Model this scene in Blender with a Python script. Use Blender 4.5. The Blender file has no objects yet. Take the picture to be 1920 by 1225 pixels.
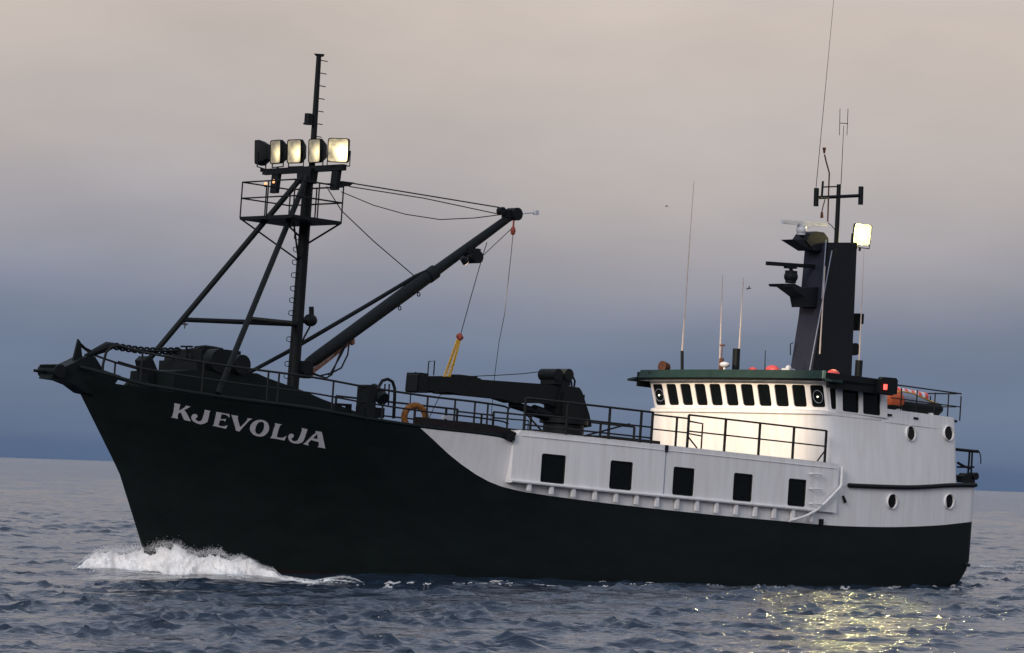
import bpy, bmesh, math, random
import numpy as np
from mathutils import Vector, Matrix, noise as mnoise
from mathutils.geometry import tessellate_polygon
random.seed(7); rng = np.random.default_rng(7)
sc = bpy.context.scene
COL = sc.collection
R = math.radians

# ------------------------------------------------------------------ camera
F_PX, CX, CY = 7000.0, 960.0, 612.5            # focal length in pixels of the 1920 px photograph
CAM_H, ROLL = 3.3, R(1.94)
PITCH = math.atan((889.5 - CY) / F_PX * math.cos(ROLL))
CAM_R = Matrix.Rotation(math.pi/2 + PITCH, 3, 'X') @ Matrix.Rotation(ROLL, 3, 'Z')
CAM_P = Vector((0, 0, CAM_H))
cd = bpy.data.cameras.new('camera'); cam = bpy.data.objects.new('camera', cd); COL.objects.link(cam)
cd.sensor_width = 36.0; cd.lens = F_PX / 1920.0 * 36.0; cd.clip_start = 0.5; cd.clip_end = 60000
cam.matrix_world = Matrix.Translation(CAM_P) @ CAM_R.to_4x4()
sc.camera = cam

# ------------------------------------------------------------------ world, sun, exposure
def srgb(r, g, b):
    f = lambda c: (c/255/12.92) if c/255 <= 0.04045 else ((c/255 + 0.055)/1.055)**2.4
    return (f(r), f(g), f(b), 1.0)
w = bpy.data.worlds.new('World'); sc.world = w; w.use_nodes = True
nt = w.node_tree; N = nt.nodes; LK = nt.links; N.clear()
def nd(tree, typ, **kw):
    n = tree.nodes.new(typ)
    for k, v in kw.items(): setattr(n, k, v)
    return n
def mth(tree, op, a, b=None, clamp=False):
    n = tree.nodes.new('ShaderNodeMath'); n.operation = op; n.use_clamp = clamp
    for i, v in enumerate((a, b)):
        if v is None: continue
        if isinstance(v, (int, float)): n.inputs[i].default_value = v
        else: tree.links.new(v, n.inputs[i])
    return n.outputs[0]
SUN_EL, SUN_AZ = R(22), R(205)
tc = nd(nt, 'ShaderNodeTexCoord')
sep = nd(nt, 'ShaderNodeSeparateXYZ'); LK.new(tc.outputs['Generated'], sep.inputs[0])
elev = mth(nt, 'ARCSINE', mth(nt, 'MAXIMUM', sep.outputs['Z'], 0.0))
mp = nd(nt, 'ShaderNodeMapping'); mp.inputs['Scale'].default_value = (7.5, 7.5, 16.0); mp.inputs['Location'].default_value = (1.3, 0.4, 0.2)
LK.new(tc.outputs['Generated'], mp.inputs[0])
n1 = nd(nt, 'ShaderNodeTexNoise'); n1.inputs['Scale'].default_value = 1.0; n1.inputs['Detail'].default_value = 5; n1.inputs['Roughness'].default_value = 0.5
LK.new(mp.outputs[0], n1.inputs['Vector'])
mp2 = nd(nt, 'ShaderNodeMapping'); mp2.inputs['Scale'].default_value = (11, 11, 30); mp2.inputs['Rotation'].default_value = (R(4), R(-22), 0)
LK.new(tc.outputs['Generated'], mp2.inputs[0])
n2 = nd(nt, 'ShaderNodeTexNoise'); n2.inputs['Scale'].default_value = 1.0; n2.inputs['Detail'].default_value = 6
LK.new(mp2.outputs[0], n2.inputs['Vector'])
amp = mth(nt, 'MULTIPLY', mth(nt, 'MULTIPLY', elev, 10.0, True), 0.060)          # cloud edges wander more with height
e2 = mth(nt, 'ADD', elev, mth(nt, 'MULTIPLY', mth(nt, 'SUBTRACT', n1.outputs['Fac'], 0.5), amp))
pos = mth(nt, 'POWER', mth(nt, 'DIVIDE', mth(nt, 'MAXIMUM', e2, 0.0), math.pi/2), 0.5)
rmp = nd(nt, 'ShaderNodeValToRGB'); LK.new(pos, rmp.inputs[0])
stops = [(0.0, (83, 103, 135)), (0.0045, (85, 105, 137)), (0.0080, (98, 115, 144)), (0.020, (109, 124, 150)), (0.030, (108, 122, 147)),
         (0.039, (120, 130, 151)), (0.050, (144, 146, 160)), (0.064, (165, 161, 167)), (0.088, (188, 179, 176)), (0.125, (205, 192, 183)),
         (0.20, (200, 196, 203)), (0.40, (192, 200, 220)), (0.8, (202, 211, 230)), (1.5, (206, 214, 232))]
el = rmp.color_ramp.elements
while len(el) > 1: el.remove(el[0])
el[0].position = 0.0; el[0].color = srgb(*stops[0][1])
for e, c in stops[1:]:
    x = el.new((e/(math.pi/2))**0.5); x.color = srgb(*c)
var = mth(nt, 'ADD', mth(nt, 'MULTIPLY', n2.outputs['Fac'], 0.40), 0.80)
mulc = nd(nt, 'ShaderNodeMix', data_type='RGBA', blend_type='MULTIPLY'); mulc.inputs[0].default_value = 1.0
LK.new(rmp.outputs[0], mulc.inputs[6])
cmb = nd(nt, 'ShaderNodeCombineColor')
for i in range(3): LK.new(var, cmb.inputs[i])
LK.new(cmb.outputs[0], mulc.inputs[7])
sky = nd(nt, 'ShaderNodeTexSky', sky_type='NISHITA'); sky.sun_disc = False; sky.sun_elevation = SUN_EL; sky.sun_rotation = SUN_AZ
sk = nd(nt, 'ShaderNodeMix', data_type='RGBA', blend_type='MULTIPLY'); sk.inputs[0].default_value = 1.0
LK.new(sky.outputs[0], sk.inputs[6]); sk.inputs[7].default_value = (0.05, 0.05, 0.05, 1)
mixc = nd(nt, 'ShaderNodeMix', data_type='RGBA'); mixc.inputs[0].default_value = 0.95     # overcast hides nearly all of the clear sky
LK.new(sk.outputs[2], mixc.inputs[6]); LK.new(mulc.outputs[2], mixc.inputs[7])
bg = nd(nt, 'ShaderNodeBackground'); bg.inputs[1].default_value = 1.0; LK.new(mixc.outputs[2], bg.inputs[0])
wo = nd(nt, 'ShaderNodeOutputWorld'); LK.new(bg.outputs[0], wo.inputs[0])
sd = bpy.data.lights.new('sun', 'SUN'); sd.energy = 1.4; sd.angle = R(20); sd.color = (1.0, 0.94, 0.90)
sun = bpy.data.objects.new('sun', sd); COL.objects.link(sun)
sun_dir = Vector((math.sin(SUN_AZ)*math.cos(SUN_EL), math.cos(SUN_AZ)*math.cos(SUN_EL), math.sin(SUN_EL)))
sun.rotation_euler = sun_dir.to_track_quat('Z', 'Y').to_euler()
vs = sc.view_settings; vs.view_transform = 'Standard'; vs.look = 'None'; vs.exposure = 0.0; vs.gamma = 1.0; vs.use_curve_mapping = False
sc.render.engine = 'CYCLES'
cy = sc.cycles; cy.use_denoising = True; cy.max_bounces = 10; cy.glossy_bounces = 3; cy.diffuse_bounces = 8; cy.transmission_bounces = 8; cy.sample_clamp_indirect = 40.0; cy.caustics_reflective = False; cy.caustics_refractive = False

# ------------------------------------------------------------------ ship frame and pixel helpers
TH, TRIM = R(42), R(2.6)
SHIP_R = Matrix.Rotation(math.pi + TH, 3, 'Z') @ Matrix.Rotation(-TRIM, 3, 'Y')   # local x forward, y port, z up
def ray(px, py): return CAM_R @ Vector(((px - CX)/F_PX, -(py - CY)/F_PX, -1.0))
SHIP_O = CAM_P + ray(1830, 977)*130 - SHIP_R @ Vector((0.3, 4.0, 2.3))
MS = Matrix.Translation(SHIP_O) @ SHIP_R.to_4x4()
INV = SHIP_R.transposed()
def LP(px, py, y=None, x=None, z=None):
    """point in the ship's frame on the plane x, y or z = const seen at that pixel"""
    c = INV @ (CAM_P - SHIP_O); r = INV @ ray(px, py)
    a, v = (1, y) if y is not None else ((0, x) if x is not None else (2, z))
    return c + r*((v - c[a])/r[a])
def W(p): return MS @ Vector(p)
def SEA(px, py, z=0.0):
    r = ray(px, py); return CAM_P + r*((z - CAM_P.z)/r.z)
def itp(tab, x):
    if x <= tab[0][0]: return tab[0][1]
    for (a, b), (c, d) in zip(tab, tab[1:]):
        if x <= c: return b + (d - b)*(x - a)/(c - a)
    return tab[-1][1]
def smooth_tab(tab, n=6):
    """Catmull-Rom densified table"""
    out = []
    for i in range(len(tab) - 1):
        p0 = tab[max(i-1, 0)]; p1 = tab[i]; p2 = tab[i+1]; p3 = tab[min(i+2, len(tab)-1)]
        m1 = (p2[1]-p0[1])/(p2[0]-p0[0]) if p2[0] != p0[0] else 0
        m2 = (p3[1]-p1[1])/(p3[0]-p1[0]) if p3[0] != p1[0] else 0
        h = p2[0]-p1[0]
        for k in range(n):
            t = k/n
            v = (2*t**3-3*t**2+1)*p1[1] + (t**3-2*t**2+t)*h*m1 + (-2*t**3+3*t**2)*p2[1] + (t**3-t**2)*h*m2
            out.append((p1[0]+t*h, v))
    out.append(tab[-1]); return out

# ------------------------------------------------------------------ materials
def mat(name, col, rough=0.5, metal=0.0, var=0.25, scale=3.0, spec=0.5, bump=0.0, col2=None, stretch=(1, 1, 1), coat=0.0):
    m = bpy.data.materials.new(name); m.use_nodes = True; t = m.node_tree; p = t.nodes['Principled BSDF']
    tcn = nd(t, 'ShaderNodeTexCoord'); mpn = nd(t, 'ShaderNodeMapping'); mpn.inputs['Scale'].default_value = stretch
    t.links.new(tcn.outputs['Object'], mpn.inputs[0])
    nz = nd(t, 'ShaderNodeTexNoise'); nz.inputs['Scale'].default_value = scale; nz.inputs['Detail'].default_value = 6; nz.inputs['Roughness'].default_value = 0.65
    t.links.new(mpn.outputs[0], nz.inputs['Vector'])
    cr = nd(t, 'ShaderNodeValToRGB'); t.links.new(nz.outputs['Fac'], cr.inputs[0])
    c2 = col2 or tuple(c*(1 - var) for c in col)
    cr.color_ramp.elements[0].position = 0.3; cr.color_ramp.elements[0].color = (*c2, 1)
    cr.color_ramp.elements[1].position = 0.62; cr.color_ramp.elements[1].color = (*col, 1)
    t.links.new(cr.outputs[0], p.inputs['Base Color'])
    p.inputs['Metallic'].default_value = metal; p.inputs['Specular IOR Level'].default_value = spec; p.inputs['Coat Weight'].default_value = coat
    rr = mth(t, 'ADD', mth(t, 'MULTIPLY', nz.outputs['Fac'], 0.2), rough - 0.1); t.links.new(rr, p.inputs['Roughness'])
    if bump:
        bn = nd(t, 'ShaderNodeBump'); bn.inputs['Strength'].default_value = 1.0; bn.inputs['Distance'].default_value = bump
        t.links.new(nz.outputs['Fac'], bn.inputs['Height']); t.links.new(bn.outputs[0], p.inputs['Normal'])
    return m
def emit(name, col, strength, hot=None, core=None):
    """lamp glass: a bright reflector spot fading over the prismatic glass"""
    m = bpy.data.materials.new(name); m.use_nodes = True; t = m.node_tree; p = t.nodes['Principled BSDF']
    p.inputs['Base Color'].default_value = (0.22, 0.21, 0.18, 1); p.inputs['Roughness'].default_value = 0.15
    p.inputs['Emission Color'].default_value = (*col, 1)
    if core:
        tcn = nd(t, 'ShaderNodeTexCoord'); vm = nd(t, 'ShaderNodeVectorMath', operation='LENGTH'); t.links.new(tcn.outputs['Object'], vm.inputs[0])
        g = mth(t, 'POWER', mth(t, 'SUBTRACT', 1.0, mth(t, 'DIVIDE', vm.outputs['Value'], core), True), 1.5)
        t.links.new(mth(t, 'ADD', mth(t, 'MULTIPLY', g, strength), 2.3), p.inputs['Emission Strength'])
    elif hot:
        tcn = nd(t, 'ShaderNodeTexCoord'); nz = nd(t, 'ShaderNodeTexNoise'); nz.inputs['Scale'].default_value = 5; nz.inputs['Detail'].default_value = 3
        t.links.new(tcn.outputs['Object'], nz.inputs['Vector'])
        vm = nd(t, 'ShaderNodeVectorMath', operation='DISTANCE'); t.links.new(tcn.outputs['Object'], vm.inputs[0]); vm.inputs[1].default_value = hot
        g = mth(t, 'POWER', mth(t, 'SUBTRACT', 1.0, mth(t, 'MULTIPLY', vm.outputs['Value'], 2.3), True), 2.0)
        s = mth(t, 'MULTIPLY', mth(t, 'ADD', g, mth(t, 'MULTIPLY', mth(t, 'POWER', nz.outputs['Fac'], 2.5), 0.45)), strength); t.links.new(s, p.inputs['Emission Strength'])
    else: p.inputs['Emission Strength'].default_value = strength
    return m
M = dict(
    black=mat('hull_black_paint', (0.0085, 0.0128, 0.0130), 0.55, var=0.3, scale=1.2, spec=0.10, bump=0.006, stretch=(0.5, 1, 1.6)),
    white=mat('white_paint', (0.78, 0.765, 0.76), 0.5, col2=(0.68, 0.66, 0.64), scale=1.7, spec=0.3, bump=0.005, stretch=(2.4, 2.0, 0.22)),
    letter=mat('name_paint', (0.52, 0.50, 0.53), 0.6, var=0.15, scale=9, spec=0.2),
    steel=mat('dark_green_black_steel', (0.0065, 0.009, 0.0105), 0.6, var=0.4, scale=6, spec=0.16),
    tower=mat('blue_black_steel', (0.008, 0.010, 0.014), 0.6, var=0.3, scale=3, spec=0.2),
    rail=mat('rail_paint', (0.009, 0.013, 0.015), 0.6, var=0.4, scale=8, spec=0.15, col2=(0.014, 0.009, 0.007)),
    green=mat('green_roof_paint', (0.010, 0.032, 0.026), 0.55, var=0.35, scale=4, spec=0.25),
    deck=mat('deck_paint', (0.025, 0.024, 0.022), 0.8, var=0.4, scale=2, spec=0.2),
    brown=mat('brown_coaming', (0.013, 0.010, 0.010), 0.7, var=0.5, scale=5, spec=0.15),
    glass=mat('dark_window_glass', (0.005, 0.007, 0.008), 0.16, var=0.2, scale=4, spec=0.10),
    gasket=mat('window_gasket', (0.02, 0.02, 0.022), 0.7, spec=0.2),
    wire=mat('wire_rope', (0.014, 0.013, 0.014), 0.7, spec=0.2),
    whip=mat('fibreglass_whip', (0.50, 0.42, 0.38), 0.5, spec=0.3),
    radar=mat('radar_white', (0.55, 0.56, 0.60), 0.45, spec=0.4),
    orange=mat('orange_fabric', (0.58, 0.12, 0.045), 0.7, var=0.3, scale=6, spec=0.2),
    red=mat('red_buoy_vinyl', (0.58, 0.075, 0.075), 0.45, var=0.2, scale=5),
    yellow=mat('yellow_rope', (0.60, 0.36, 0.06), 0.8, var=0.5, scale=20, spec=0.1),
    blockred=mat('rusty_red_block', (0.30, 0.05, 0.03), 0.6, var=0.4, scale=12),
    pink=mat('bleached_orange_rope', (0.55, 0.28, 0.18), 0.8, var=0.4, scale=15, spec=0.1),
    ring=mat('weathered_orange_ring', (0.24, 0.10, 0.022), 0.7, var=0.6, scale=9, spec=0.2),
    grey=mat('grey_rubber', (0.25, 0.28, 0.36), 0.6, var=0.2, scale=6, spec=0.3),
    rust=mat('rust', (0.12, 0.05, 0.03), 0.8, var=0.5, scale=10, spec=0.1),
    gull=mat('gull_feathers', (0.06, 0.06, 0.07), 0.8, var=0.4, scale=20, spec=0.1),
)

def boot_top(m):
    t = m.node_tree; p = t.nodes['Principled BSDF']; src = p.inputs['Base Color'].links[0].from_socket
    tcn = nd(t, 'ShaderNodeTexCoord'); sp_ = nd(t, 'ShaderNodeSeparateXYZ'); t.links.new(tcn.outputs['Object'], sp_.inputs[0])
    f = mth(t, 'MULTIPLY', mth(t, 'SUBTRACT', -0.98, sp_.outputs['Z']), 12.0, True)
    mx = nd(t, 'ShaderNodeMix', data_type='RGBA'); t.links.new(f, mx.inputs[0]); t.links.new(src, mx.inputs[6]); mx.inputs[7].default_value = (0.016, 0.010, 0.010, 1); t.links.new(mx.outputs[2], p.inputs['Base Color'])
M['hull'] = mat('hull_paint', (0.0085, 0.0128, 0.0130), 0.55, var=0.3, scale=1.2, spec=0.10, bump=0.006, stretch=(0.5, 1, 1.6)); boot_top(M['hull'])

# ------------------------------------------------------------------ mesh builder
class B:
    def __init__(s): s.v = []; s.f = []
    def add(s, vs, fs):
        o = len(s.v); s.v += [Vector(p) for p in vs]; s.f += [tuple(i + o for i in f) for f in fs]; return s
    def box(s, c, size, rot=None):
        c = Vector(c); hx, hy, hz = [d/2 for d in size]; q = rot or Matrix.Identity(3)
        vs = [c + q @ Vector((x*hx, y*hy, z*hz)) for x in (-1, 1) for y in (-1, 1) for z in (-1, 1)]
        return s.add(vs, [(0,1,3,2),(4,6,7,5),(0,4,5,1),(2,3,7,6),(0,2,6,4),(1,5,7,3)])
    def tube(s, p0, p1, r0, r1=None, n=10, cap=True):
        p0, p1 = Vector(p0), Vector(p1); r1 = r0 if r1 is None else r1; d = (p1 - p0)
        if d.length < 1e-6: return s
        q = d.to_track_quat('Z', 'Y').to_matrix(); vs = []
        for p, r in ((p0, r0), (p1, r1)):
            for i in range(n):
                a = 2*math.pi*i/n; vs.append(p + q @ Vector((math.cos(a)*r, math.sin(a)*r, 0)))
        fs = [(i, (i+1) % n, n + (i+1) % n, n + i) for i in range(n)]
        if cap: fs += [tuple(range(n))[::-1], tuple(range(n, 2*n))]
        return s.add(vs, fs)
    def path(s, pts, r, n=8):
        pts = [Vector(p) for p in pts]; vs = []; fs = []; m = len(pts); up = None
        for k, p in enumerate(pts):
            d = (pts[min(k+1, m-1)] - pts[max(k-1, 0)]).normalized()
            if up is None: up = d.orthogonal().normalized()
            up = (up - d*up.dot(d)).normalized(); sd_ = d.cross(up)
            rr = r[k] if isinstance(r, (list, tuple)) else r
            for i in range(n):
                a = 2*math.pi*i/n; vs.append(p + (up*math.cos(a) + sd_*math.sin(a))*rr)
        for k in range(m-1):
            for i in range(n): fs.append((k*n+i, k*n+(i+1) % n, (k+1)*n+(i+1) % n, (k+1)*n+i))
        fs += [tuple(range(n))[::-1], tuple(range((m-1)*n, m*n))]
        return s.add(vs, fs)
    def prism(s, pts, vec):
        pts = [Vector(p) for p in pts]; vec = Vector(vec); n = len(pts)
        tri = tessellate_polygon([pts])
        fs = [tuple(t) for t in tri] + [tuple(i + n for i in t[::-1]) for t in tri] + [(i, (i+1) % n, n + (i+1) % n, n + i) for i in range(n)]
        return s.add(pts + [p + vec for p in pts], fs)
    def ball(s, c, r, nu=14, nv=9, sc=(1, 1, 1)):
        c = Vector(c); vs = [c + Vector((0, 0, r*sc[2]))]; fs = []
        for j in range(1, nv):
            t = math.pi*j/nv
            for i in range(nu):
                a = 2*math.pi*i/nu; vs.append(c + Vector((math.sin(t)*math.cos(a)*r*sc[0], math.sin(t)*math.sin(a)*r*sc[1], math.cos(t)*r*sc[2])))
        vs.append(c - Vector((0, 0, r*sc[2]))); L_ = len(vs) - 1
        for i in range(nu): fs.append((0, 1+i, 1+(i+1) % nu)); fs.append((L_, L_-nu+(i+1) % nu, L_-nu+i))
        for j in range(nv-2):
            for i in range(nu): fs.append((1+j*nu+i, 1+(j+1)*nu+i, 1+(j+1)*nu+(i+1) % nu, 1+j*nu+(i+1) % nu))
        return s.add(vs, fs)
    def torus(s, c, axis, R0, r, n=24, m=8, a0=0, a1=2*math.pi, up=None):
        ax = Vector(axis).normalized(); u = (Vector(up) if up else ax.orthogonal()).normalized(); u = (u - ax*u.dot(ax)).normalized(); v = ax.cross(u); c = Vector(c)
        closed = abs(a1 - a0 - 2*math.pi) < 1e-6; k = n if closed else n + 1
        vs = []; fs = []
        for i in range(k):
            a = a0 + (a1-a0)*i/n; d = u*math.cos(a) + v*math.sin(a)
            for j in range(m):
                b = 2*math.pi*j/m; vs.append(c + d*(R0 + r*math.cos(b)) + ax*r*math.sin(b))
        for i in range(n):
            i2 = (i+1) % k
            for j in range(m): fs.append((i*m+j, i2*m+j, i2*m+(j+1) % m, i*m+(j+1) % m))
        return s.add(vs, fs)
    def build(s, name, m, parent=None, smooth=True, origin=None, angle=35):
        me = bpy.data.meshes.new(name); o = Vector(origin) if origin is not None else Vector((0, 0, 0))
        me.from_pydata([tuple(p - o) for p in s.v], [], s.f); me.validate()
        bmm = bmesh.new(); bmm.from_mesh(me); bmesh.ops.recalc_face_normals(bmm, faces=bmm.faces); bmm.to_mesh(me); bmm.free()
        me.materials.append(m if not isinstance(m, str) else M[m])
        if smooth:
            me.polygons.foreach_set('use_smooth', [True]*len(me.polygons)); me.set_sharp_from_angle(angle=R(angle))
        ob = bpy.data.objects.new(name, me); COL.objects.link(ob)
        if parent is not None: ob.parent = parent
        ob.location = o
        if parent is not None and parent.type == 'MESH': ob.location = o - Vector(parent.location)
        return ob
def tag(o, label, cat, group=None):
    o['label'] = label; o['category'] = cat
    if group: o['group'] = group
    return o
def on_ship(o):
    """a thing that rests on the ship: geometry given in the ship's frame"""
    o.matrix_world = MS @ Matrix.Translation(o.location); return o

# ------------------------------------------------------------------ sea
SEA_H = {}
def sea_z(x, y):
    return float(SEA_H['Z'][min(len(SEA_H['rr'])-1, int(np.searchsorted(SEA_H['rr'], math.hypot(x, y)))), min(len(SEA_H['ang'])-1, int(np.searchsorted(SEA_H['ang'], math.atan2(x, y))))])
def sea():
    fine = np.arange(-0.165, 0.165, 0.0009)
    mid = np.concatenate([np.linspace(0.165, 0.45, 46)])
    coarse = np.linspace(0.45, math.pi, 32)[1:]
    ang = np.concatenate([-coarse[::-1][1:], -mid[::-1], fine, mid, coarse])   # closes at pi
    rr = [2.0]
    while rr[-1] < 30000:
        r = rr[-1]
        g = 0.05 if r < 40 else (0.003 if r < 62 else (0.0008 if r < 165 else (0.0008*(r/165)**0.9 if r < 1500 else 0.0058*(r/1500)**1.3)))
        g = min(g, 0.06)
        rr.append(r*(1 + g))
    rr = np.array(rr); na, nr = len(ang), len(rr)
    A, RR = np.meshgrid(ang, rr); X = RR*np.sin(A); Y = RR*np.cos(A)
    dr = np.gradient(rr)[:, None]*np.ones((1, na))
    Z = np.zeros_like(X); DX = np.zeros_like(X); DY = np.zeros_like(X)
    wind = R(200)
    gust = np.zeros_like(X)         # short steep wavelets come in uneven groups
    for _ in range(9):
        l = math.exp(rng.uniform(math.log(1.6), math.log(9.0))); th = rng.uniform(0, 6.28); k = 2*math.pi/l
        gust += np.sin(k*(X*math.sin(th) + Y*math.cos(th)*0.6) + rng.uniform(0, 6.28))
    gust = np.clip(0.62 + 0.36*gust, 0.22, 2.0)
    for n_, l0, l1, sl, spread in ((64, 0.25, 0.80, 0.046, 0.85), (40, 0.80, 2.4, 0.027, 0.65), (18, 2.4, 9.0, 0.013, 0.5), (10, 9.0, 45.0, 0.007, 0.35)):
        for l in np.exp(np.linspace(math.log(l0), math.log(l1), n_)):
            th = wind + rng.normal(0, spread); k = 2*math.pi/l; a = sl/k*rng.uniform(0.6, 1.4)
            cut = np.clip((l/dr - 2.2)/2.5, 0, 1)
            rows = np.where(cut[:, 0] > 0)[0]
            if len(rows) == 0: continue
            r1 = rows.max() + 1; r0 = int(np.searchsorted(rr, 30.0)) if l < 4 else 0
            ph = k*(X[r0:r1]*math.sin(th) + Y[r0:r1]*math.cos(th)) + rng.uniform(0, 6.28)
            if l < 2.4: a = a*gust[r0:r1]
            Z[r0:r1] += a*cut[r0:r1]*np.sin(ph); c_ = 0.9*a*cut[r0:r1]*np.cos(ph); DX[r0:r1] += c_*math.sin(th); DY[r0:r1] += c_*math.cos(th)
    # patches of calmer and rougher water
    patch = 0.8 + 0.35*np.sin(X*0.11 + 0.7*np.sin(Y*0.05))*np.sin(Y*0.06 + 1.1*np.sin(X*0.04))
    patch = np.clip(patch + 0.25*np.sin(X*0.43 + 2*np.sin(Y*0.09))*np.sin(Y*0.17 + 1.7*np.sin(X*0.21)), 0.35, 1.5)
    Z *= patch; DX *= patch; DY *= patch
    # water pushed up by the bow and drawn down along the side
    damp = np.zeros_like(Z)
    for px, p_, h in WAVE_RIDGE: damp = np.maximum(damp, np.exp(-((X-p_[0])/1.3)**2 - ((Y-p_[1]+2.6)/3.4)**2))
    Z *= 1 - 0.72*damp
    for px, p_, h in WAVE_RIDGE:
        Z += h*np.exp(-((X-p_[0])/0.8)**2 - ((Y-p_[1])/np.where(Y < p_[1], 1.7, 1.2))**2)
    fade = np.clip((30000 - RR)/20000, 0, 1); Z *= fade
    co = np.stack([X + DX, Y + DY, Z], -1).reshape(-1, 3)
    SEA_H.update(rr=rr, ang=ang, Z=Z)
    i = np.arange(nr-1)[:, None]*na; j = np.arange(na-1)[None, :]
    a = (i + j).ravel(); q = np.stack([a, a+1, a+na+1, a+na], 1)
    last = (np.arange(nr-1)*na + na-1); first = np.arange(nr-1)*na
    q = np.concatenate([q, np.stack([last, first, first+na, last+na], 1)])[:, ::-1]
    cen = len(co); co = np.concatenate([co, [[0, 0, 0]]])
    tri = np.stack([np.full(na, cen), np.arange(na), (np.arange(na)+1) % na], 1)[:, ::-1]
    me = bpy.data.meshes.new('sea')
    me.vertices.add(len(co)); me.vertices.foreach_set('co', co.ravel())
    nl = q.size + tri.size; me.loops.add(nl); me.loops.foreach_set('vertex_index', np.concatenate([q.ravel(), tri.ravel()]).astype(np.int32))
    me.polygons.add(len(q) + len(tri))
    st = np.concatenate([np.arange(len(q))*4, len(q)*4 + np.arange(len(tri))*3]); me.polygons.foreach_set('loop_start', st.astype(np.int32))
    me.polygons.foreach_set('use_smooth', np.ones(len(st), bool)); me.update(calc_edges=True); me.validate()
    m = bpy.data.materials.new('sea_water'); m.use_nodes = True; t = m.node_tree; p = t.nodes['Principled BSDF']
    p.inputs['Base Color'].default_value = (0.018, 0.032, 0.054, 1); p.inputs['IOR'].default_value = 1.333; p.inputs['Roughness'].default_value = 0.08
    tcn = nd(t, 'ShaderNodeTexCoord'); h = None
    for scl, det, dist, stx in ((1.1, 3, 0.14, (0.75, 1, 1)), (3.6, 4, 0.06, (0.8, 1, 1)), (12.0, 3, 0.014, (1, 1, 1))):
        mpn = nd(t, 'ShaderNodeMapping'); mpn.inputs['Scale'].default_value = stx; mpn.inputs['Rotation'].default_value = (0, 0, 0.35)
        t.links.new(tcn.outputs['Object'], mpn.inputs[0])
        nz = nd(t, 'ShaderNodeTexNoise'); nz.inputs['Scale'].default_value = scl; nz.inputs['Detail'].default_value = det; nz.inputs['Distortion'].default_value = 0.4
        t.links.new(mpn.outputs[0], nz.inputs['Vector'])
        hh = mth(t, 'MULTIPLY', nz.outputs['Fac'], dist); h = hh if h is None else mth(t, 'ADD', h, hh)
    bn = nd(t, 'ShaderNodeBump'); bn.inputs['Strength'].default_value = 1.0; bn.inputs['Distance'].default_value = 1.0
    t.links.new(h, bn.inputs['Height']); t.links.new(bn.outputs[0], p.inputs['Normal'])
    me.materials.append(m)
    o = bpy.data.objects.new('sea', me); COL.objects.link(o); o['kind'] = 'structure'; o['label'] = 'choppy grey blue sea reaching to the horizon'
    return o

# ------------------------------------------------------------------ hull form
XS = [(-3.2, 6.0), (-1.6, 3.4), (-0.4, 1.1), (0.3, 0.62), (0.72, 0.30), (9, 0.30)]
XST = [(-3.2, 31.7), (-0.71, 33.04), (1.52, 34.13), (3.72, 35.75), (4.6, 36.45)]
BT = smooth_tab([(0, 3.80), (0.003, 3.96), (0.012, 4.04), (0.03, 4.12), (0.07, 4.26), (0.12, 4.42), (0.22, 4.60), (0.40, 4.70), (0.60, 4.72), (0.72, 4.58), (0.77, 4.35),
                 (0.82, 3.95), (0.886, 3.0), (0.947, 1.78), (0.969, 1.15), (0.990, 0.5), (1.0, 0.05)])
BW = smooth_tab([(0, 3.70), (0.003, 3.84), (0.012, 3.92), (0.03, 4.0), (0.07, 4.14), (0.12, 4.3), (0.22, 4.5), (0.40, 4.66), (0.55, 4.6), (0.66, 4.15), (0.75, 3.3), (0.85, 1.95),
                 (0.92, 1.0), (0.97, 0.38), (1.0, 0.05)])
BK = smooth_tab([(0, 0.3), (0.1, 1.2), (0.3, 3.2), (0.5, 3.5), (0.7, 2.2), (0.85, 0.8), (1.0, 0.05)])
def hb(s, z):
    """half breadth at length fraction s and height z"""
    if z < -0.7:
        t = max(0, (z + 3.2)/2.5); return itp(BK, s) + (itp(BW, s) - itp(BK, s))*t**0.5
    t = min((z + 0.7)/4.9, 1.05); k = 1.0 + 0.7*max(0, min(1, (s - 0.6)/0.3))
    return itp(BW, s) + (itp(BT, s) - itp(BW, s))*t**k
def hx(s, z): a = itp(XS, z); return a + s*(itp(XST, z) - a)
def hs(x, z): a = itp(XS, z); return min(1, max(0, (x - a)/(itp(XST, z) - a)))
def hbx(x, z): return hb(hs(x, z), z)
ZT = smooth_tab([(0.3, 3.52), (2, 3.40), (4, 3.20), (6, 3.09), (8.1, 3.02), (9, 3.05), (16, 3.1), (22.5, 3.3), (23.2, 3.47), (26.2, 3.53), (28.3, 3.63), (29.9, 3.76), (32.4, 3.88), (34.5, 4.06), (35.2, 4.22), (36.0, 4.42), (36.5, 4.55)])
ZB = smooth_tab([(0.3, 2.33), (1.1, 2.24), (2.69, 2.04), (4.86, 1.86), (6.98, 1.76), (8.86, 1.70), (14.86, 1.71), (19.58, 1.77), (22.74, 1.86), (23.52, 1.93), (24.07, 2.05), (24.7, 2.27), (25.32, 2.66), (25.9, 3.14), (26.22, 3.53)])
def _side(px, py):
    y = 4.5
    for _ in range(30): p = LP(px, py, y=y); y += 0.5*(hbx(p.x, p.z) - y)
    return p.x, p.z
ZB = sorted(_side(px, py) for px, py in ((806, 802), (823, 834), (845, 862), (870, 886), (900, 905), (925, 913), (960, 921), (1100, 940), (1300, 962), (1440, 975), (1540, 984), (1600, 987), (1680, 988), (1760, 985), (1800, 981), (1828, 977)))
ZB = smooth_tab([(0.25, ZB[0][1] + 0.02)] + ZB) if ZB[0][0] > 0.3 else smooth_tab(ZB)
def zt(x): return itp(ZT, x)
def zb(x): return min(itp(ZB, x), zt(x)) if x < ZB[-1][0] else zt(x)
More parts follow.
